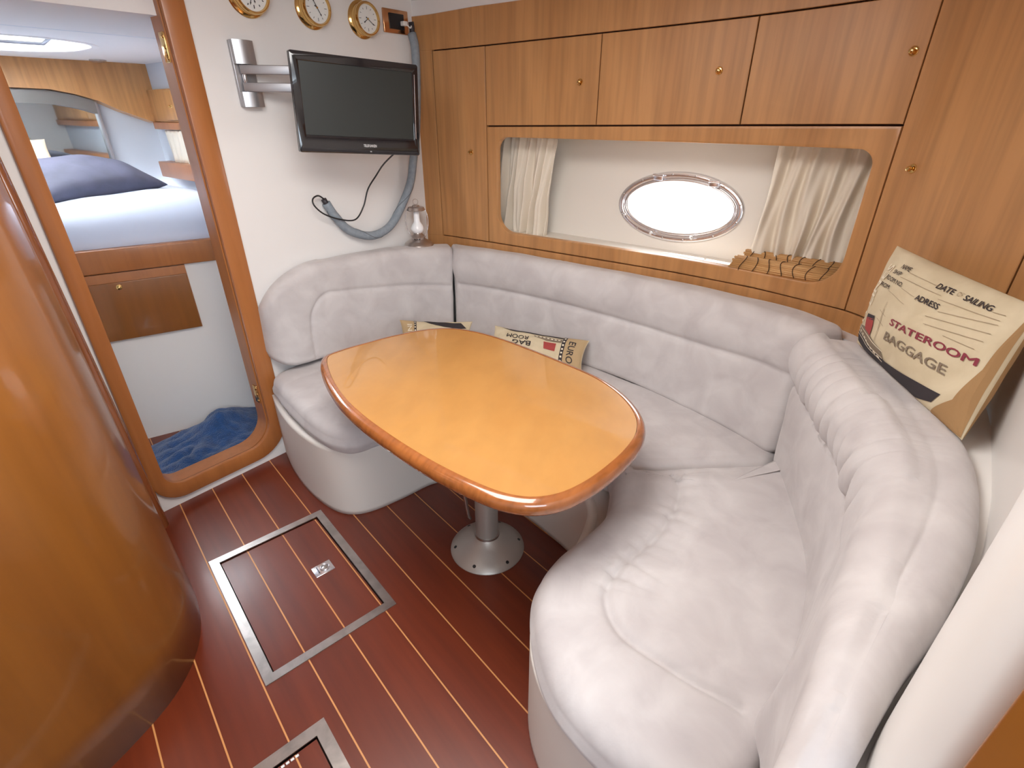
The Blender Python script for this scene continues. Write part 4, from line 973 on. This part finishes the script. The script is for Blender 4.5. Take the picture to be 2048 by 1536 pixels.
patch([(.10, -.05), (.30, -.015), (.60, -.03), (.78, -.05), (.78, -.09), (.5, -.085), (.25, -.085)], gm, M_pdark, T, 'printed_hull')
patch([(.46, -.13), (.76, -.12), (.76, -.23), (.60, -.24), (.48, -.18)], gm, M_pmid, T, 'printed_decks')
patch([(.58, -.28), (.71, -.28), (.71, -.50), (.60, -.50)], gm, M_pred, T, 'printed_funnel')
for k in range(7): patch([(.49+k*.038, -.15), (.512+k*.038, -.15), (.512+k*.038, -.18), (.49+k*.038, -.18)], gn, M_pfaint, T, 'printed_window')
text_on('ROOM', lambda x, z: Sg(.42-.24*x, .20+.12*z, 1, .0034), T, M_pdark, box=(0, 1, 0, 1), bold=.01)
text_on('BAG', lambda x, z: Sg(.46-.20*x, .36+.13*z, 1, .0034), T, M_pdark, box=(0, 1, 0, 1), bold=.01)
text_on('EURO', lambda x, z: Sg(.835+.07*z, .16+.55*x, 1, .0034), T, M_pdark, box=(0, 1, 0, 1), bold=.01)
T, Sg = pillow('beige printed pillow lying behind the left half of the table, in the corner', (1.555, 1.975, .575), (1.80, 1.70, .56), (1.45, 1.87, .455), (1.68, 1.60, .455), .042)
gn = lambda u, v: Sg(u, -v, 1, .0034); gm = lambda u, v: Sg(u, -v, 1, .0018)
side_band(T, Sg, False)
patch([(.30, -.02), (.55, -.05), (.85, -.12), (.95, -.30), (.80, -.35), (.5, -.22)], gm, M_pdark, T, 'printed_hull')
text_on('UNI', lambda x, z: Sg(.165-.07*z, .62-.45*x, 1, .0034), T, M_pfaint, box=(0, 1, 0, 1), bold=.01)

# ================================================================ SLEEPING CABIN BEYOND THE DOOR
b = MB(); b.abox(1.60, 1.63, 2.235, 4.6, .0, 1.82); struct(b.build('wall_cabin_right', M_pale))
b = MB(); b.abox(-.62, -.6, 2.235, 4.6, .0, 1.82); struct(b.build('wall_cabin_left', M_pale))
b = MB(); b.abox(-.62, 1.63, 4.52, 4.55, .0, 1.82); struct(b.build('wall_cabin_end', M_pale))
cin = dens(rrect(.34, 1.06, 3.25, 4.02, (.32, .32, .3, .3)), 2)
struct(ring_between(match_loop(-.62, 1.63, 2.235, 4.56, cin), cin, lambda p, d: (p[0], p[1], 1.79+d), 0, .05, 'ceiling_cabin', M_ceil))
b = MB(); b.abox(.2, 1.2, 3.1, 4.15, 1.845, 1.855); 
hp = mesh('window_2', b.V, b.F, M_frost); struct(hp)
struct(mesh('trim_1', [(-.6, 2.237, 1.93), (1.6, 2.237, 1.93), (1.6, 2.9, 1.789), (-.6, 2.9, 1.789), (-.6, 2.237, 1.97), (1.6, 2.237, 1.97)], [(0, 1, 2, 3), (0, 4, 5, 1)], M_pale))
T = thing('deck_hatch', 'deck hatch frame with latch handle in the sleeping cabin ceiling', 'hatch', (.7, 3.6, 1.79))
ho = dens(rrect(.31, 1.09, 3.22, 4.05, (.34, .34, .32, .32)), 2)
ring_between(ho, cin, lambda p, d: (p[0], p[1], 1.79+d), -.003, .0, 'rim', M_ceil, T, 1, edge=.004)
b = MB(); b.tube([(.66, 3.30, 1.80), (.66, 3.42, 1.785), (.84, 3.40, 1.785), (.84, 3.28, 1.80)], .012, 8); b.build('latch_handle', M_alu, T, True)
for k, (x, y, zl) in enumerate(((.96, 2.758, 1.8205), (1.30, 4.28, 1.79))):
    T = thing('ceiling_light', ('round ceiling light nearest the cabin doorway', 'round ceiling light at the far end of the sleeping cabin')[k], 'ceiling light', (x, y, zl)); tl_ = (0, .21 if k == 0 else 0, 1)
    b = MB(); b.lathe((x, y, zl), [(.044, 0), (.044, -.006), (.034, -.012), (.030, -.012)], tl_, n=32); b.build('rim', M_steel, T, 'auto')
    b = MB(); b.lathe((x, y, zl-.008), [(.029, 0), (.029, -.002)], tl_, n=24); b.build('lens', M_opal, T, 'auto')
# wood header across the end wall, with its curved lower edge
V = []; F = []
xs = np.linspace(-.6, 1.60, 60)
def low(x): return float(np.interp(x, [-.6, .85, 1.04, 1.16, 1.27, 1.37, 1.56, 1.6], [1.60, 1.635, 1.63, 1.607, 1.572, 1.52, 1.445, 1.44]))
for x in xs: V += [(x, 4.40, low(x)), (x, 4.40, 1.79), (x, 4.52, low(x)), (x, 4.52, 1.79)]
for i in range(59): q = i*4; F += [(q, q+4, q+5, q+1), (q+2, q+3, q+7, q+6), (q, q+2, q+6, q+4), (q+1, q+5, q+7, q+3)]
o = mesh('wooden_header', V, F, M_cab, None, origin=(.6, 4.4, 1.6)); recalc(o); tag(o, 'cherry wood header board with curved lower edge at the end of the sleeping cabin', 'panel')
T = thing('mirror', 'framed mirror above the berth at the end of the sleeping cabin', 'mirror', (.9, 4.5, 1.2))
def mtop(x): return low(x)-.004
V = []; F = []; xs = np.linspace(.2, 1.255, 24)
for x in xs: V += [(x, 4.475, 1.12), (x, 4.475, mtop(x)-.07), (x, 4.49, 1.12), (x, 4.49, mtop(x)-.07)]
for i in range(23): q = i*4; F += [(q, q+4, q+5, q+1), (q+2, q+3, q+7, q+6), (q, q+2, q+6, q+4), (q+1, q+5, q+7, q+3)]
recalc(mesh('mirror_glass', V, F, M_mirror, T))
V = []; F = []
for x in xs: V += [(x, 4.44, mtop(x)-.075), (x, 4.44, mtop(x)), (x, 4.50, mtop(x)-.075), (x, 4.50, mtop(x))]
for i in range(23): q = i*4; F += [(q, q+4, q+5, q+1), (q+2, q+3, q+7, q+6), (q, q+2, q+6, q+4), (q+1, q+5, q+7, q+3)]
recalc(mesh('top_rail', V, F, mat('mirror_rail', (.23, .22, .21, 1), .35, .5), T))
b = MB(); b.box((1.262, 4.465, 1.34), (1, 0, 0), (0, 1, 0), (0, 0, 1), .010, .014, .23, .003); b.build('side_rail', M_alu, T, 'auto')
# side lockers and shelf
T = thing('side_locker', 'cherry wood overhead locker on the right of the sleeping cabin', 'cabinet', (1.5, 3.5, 1.44))
b = MB(); b.abox(1.56, 1.60, 2.24, 4.40, 1.45, 1.64, .003); b.build('body', M_cab, T, 'auto')
for y0_, y1_ in ((2.5, 3.2), (3.21, 4.14)):
    b = MB(); b.abox(1.545, 1.559, y0_, y1_, 1.462, 1.63, .002); dr = b.build('door', M_cab, T, 'auto')
    b = MB(); b.lathe((1.545, y1_-.12, 1.54), [(.010, 0), (.006, .008), (.008, .014), (.003, .017)], (-1, 0, 0), 14); b.build('knob', M_brass, dr, 'auto')
b = MB(); b.abox(1.545, 1.60, 2.24, 4.40, 1.405, 1.448, .003); b.build('bottom_board', M_frame, T, 'auto')
b = MB(); b.abox(1.52, 1.60, 2.24, 4.44, 1.10, 1.20, .004); tag(b.build('side_shelf', M_frame, None, 'auto', origin=(1.56, 3.4, 1.1)), 'wooden shelf board along the right side of the sleeping cabin', 'shelf')
V = []; n = 60
for i in range(n+1):
    for j in range(8):
        v = j/7; V.append((1.575+.012*math.sin(i*1.1)+.006*math.sin(i*2.7+v*3), 3.55+.75*i/n, 1.40-.20*v))
F = [(i*8+j, i*8+j+1, (i+1)*8+j+1, (i+1)*8+j) for i in range(n) for j in range(7)]
o = mesh('curtain', V, F, M_curtain, None, True, origin=(1.57, 3.9, 1.2)); tag(o, 'gathered pale curtain under the locker in the sleeping cabin', 'curtain'); md = o.modifiers.new('t', 'SOLIDIFY'); md.thickness = .002
# berth
p0 = np.array((.565, 2.863)); p1 = np.array((1.047, 2.698)); eb = (p1-p0)/np.linalg.norm(p1-p0); nb_ = np.array((-eb[1], eb[0]))
bp_ = lambda s, d, z: (*(p0+eb*s+nb_*d), z)
T = thing('berth', 'raised berth with varnished edge board and drawer in the sleeping cabin', 'berth', (.8, 2.9, 0))
def bbox(s0, s1, d0, d1, z0, z1, bev=.0):
    b = MB(); c = np.array(bp_((s0+s1)/2, (d0+d1)/2, (z0+z1)/2)); return b.box(c, (*eb, 0), (*nb_, 0), (0, 0, 1), (s1-s0)/2, (d1-d0)/2, (z1-z0)/2, bev)
bbox(-1.1, 1.05, .012, .04, 0, .90).build('front_panel', M_white, T)
bbox(-1.1, 1.05, -.012, .05, .866, .968, .006).build('edge_board', M_frame, T, 'auto')
bbox(-.6, .375, -.004, .012, .550, .862, .001).build('drawer_surround', M_frame, T, 'auto')
dr = bbox(-.55, .372, -.012, .010, .552, .822, .003).build('drawer', M_panel, T, 'auto')
b = MB(); b.lathe(bp_(.100, -.012, .800), [(.012, 0), (.012, .003), (.006, .005), (.008, .012), (.003, .016)], (-nb_[0], -nb_[1], 0), 20); b.build('knob', M_brass, dr, 'auto')
# mattress (runs back to the end wall)
mo = [(*(p0+eb*-1.05+nb_*.03),), (*(p0+eb*1.0+nb_*.03),), (1.58, 2.62), (1.58, 4.46), (-.5, 4.46), (-.5, 3.2)]
def polyslab(O, prof, name, m, parent=None, origin=None, bump=0.):
    O = np.array(O); P = np.vstack([O[i]+(O[(i+1) % len(O)]-O[i])*k/30 for i in range(len(O)) for k in range(30)])
    for _ in range(10): P = (np.roll(P, 1, 0)+2*P+np.roll(P, -1, 0))/4
    n = len(P); c = P.mean(0); V = []
    for f_, z in prof: V += [(*(c+(p-c)*f_), z) for p in P]
    V = np.array(V)
    if bump: V[:, 2] += np.array([bump*noise.noise(Vector((v[0]*4, v[1]*4, 0))) for v in V])
    F = [(i*n+k, i*n+(k+1) % n, (i+1)*n+(k+1) % n, (i+1)*n+k) for i in range(len(prof)-1) for k in range(n)]+[tuple(range(n))[::-1], tuple((len(prof)-1)*n+k for k in range(n))]
    o = mesh(name, V, F, m, parent, True, origin=origin); recalc(o); return o
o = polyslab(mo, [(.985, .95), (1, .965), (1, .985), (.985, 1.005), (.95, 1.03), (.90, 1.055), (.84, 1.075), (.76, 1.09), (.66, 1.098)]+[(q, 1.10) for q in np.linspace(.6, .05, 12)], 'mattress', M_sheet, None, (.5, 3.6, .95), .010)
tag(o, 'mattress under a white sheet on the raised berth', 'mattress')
def soft(name, label, c, ax, ay, az, hx_, hy_, hz_, m, pw=.45):
    V = []; n = 40; c, ax, ay, az = [np.array(q, float) for q in (c, ax, ay, az)]
    us = (1-np.cos(np.linspace(0, PI, n+1)))-1
    for sd in (1, -1):
        for u in us:
            for v in us:
                h = (max(0, 1-u*u)*max(0, 1-v*v))**pw; k = 1-.10*(1-u*u)*abs(v)**3-.0; k2 = 1-.10*(1-v*v)*abs(u)**3
                f = 1+.12*noise.noise(Vector((u*2, v*2, sd+hx_*9)))
                V.append(c+ax*hx_*u*k2+ay*hy_*v*k+az*(hz_*h*sd*f))
    K = n+1; F = []
    for s_ in (0, 1):
        for i in range(n):
            for j in range(n): F.append(tuple(s_*K*K+q for q in (i*K+j, i*K+j+1, (i+1)*K+j+1, (i+1)*K+j)))
    o = mesh(name, V, F, m, None, True, origin=tuple(c-(0, 0, hz_))); merge(o, 1e-5)
    for p in o.data.polygons: p.use_smooth = True
    return tag(o, label, 'pillow')
dpi = soft('bed_pillow', 'dark slate grey pillow lying on the white berth', (.89, 3.80, 1.175), (.93, .36, 0), (-.30, .80, .25), (.05, -.30, .95), .36, .24, .105, M_dpillow)
soft('bed_pillow', 'cream pillow behind the dark pillow on the berth', (.60, 4.16, 1.22), (.98, .18, 0), (-.1, .55, .80), (0, -.80, .55), .33, .18, .07, M_cpillow)
# towel on the cabin floor: crumpled sheet
V = []; nx, ny = 70, 60
tc = np.array((.745, 2.52)); tu = np.array((.97, -.18)); tv_ = np.array((.15, .98))
def blob(u, v): 
    a = max(0, 1-abs(u)**4)*max(0, 1-abs(v)**4)
    h = .028*a**.5+.085*math.exp(-((u-.20)/.42)**2-((v-.45)/.42)**2)+.024*a*abs(noise.noise(Vector((u*1.6+v*.8, v*2.6-u, 1))))*2+.008*a*noise.noise(Vector((u*7+v*3, v*6, 5)))
    return h
for i in range(nx+1):
    for j in range(ny+1):
        u = -1+2*i/nx; v = -1+2*j/ny; e = 1+.10*noise.noise(Vector((u*2, v*2, 8)))
        p = tc+tu*(.285*u*e+.03*v)+tv_*(.245*v*e+.035*u); V.append((p[0], p[1], .006+blob(u, v)*(1 if max(abs(u), abs(v)) < 1 else .2)))
F = [(i*(ny+1)+j, (i+1)*(ny+1)+j, (i+1)*(ny+1)+j+1, i*(ny+1)+j+1) for i in range(nx) for j in range(ny)]
o = mesh('towel', V, F, M_towel, None, True, origin=(.745, 2.52, 0)); md = o.modifiers.new('t', 'SOLIDIFY'); md.thickness = .006; md.offset = 1
tag(o, 'crumpled blue towel on the floor inside the cabin doorway', 'towel')

# repeats of one kind share a group phrase
for pre, grp in (('brass_instrument', 'round brass instruments on the wall'), ('floor_hatch', 'steel framed floor hatches'), ('back_cushion', 'settee back cushions'),
                 ('seat_cushion', 'settee seat cushions'), ('throw_pillow', 'printed travel pillows'), ('bed_pillow', 'pillows on the berth'), ('ceiling_light', 'sleeping cabin ceiling lights')):
    for o in COL.objects:
        if o.parent is None and o.name.split('.')[0] == pre: o['group'] = grp
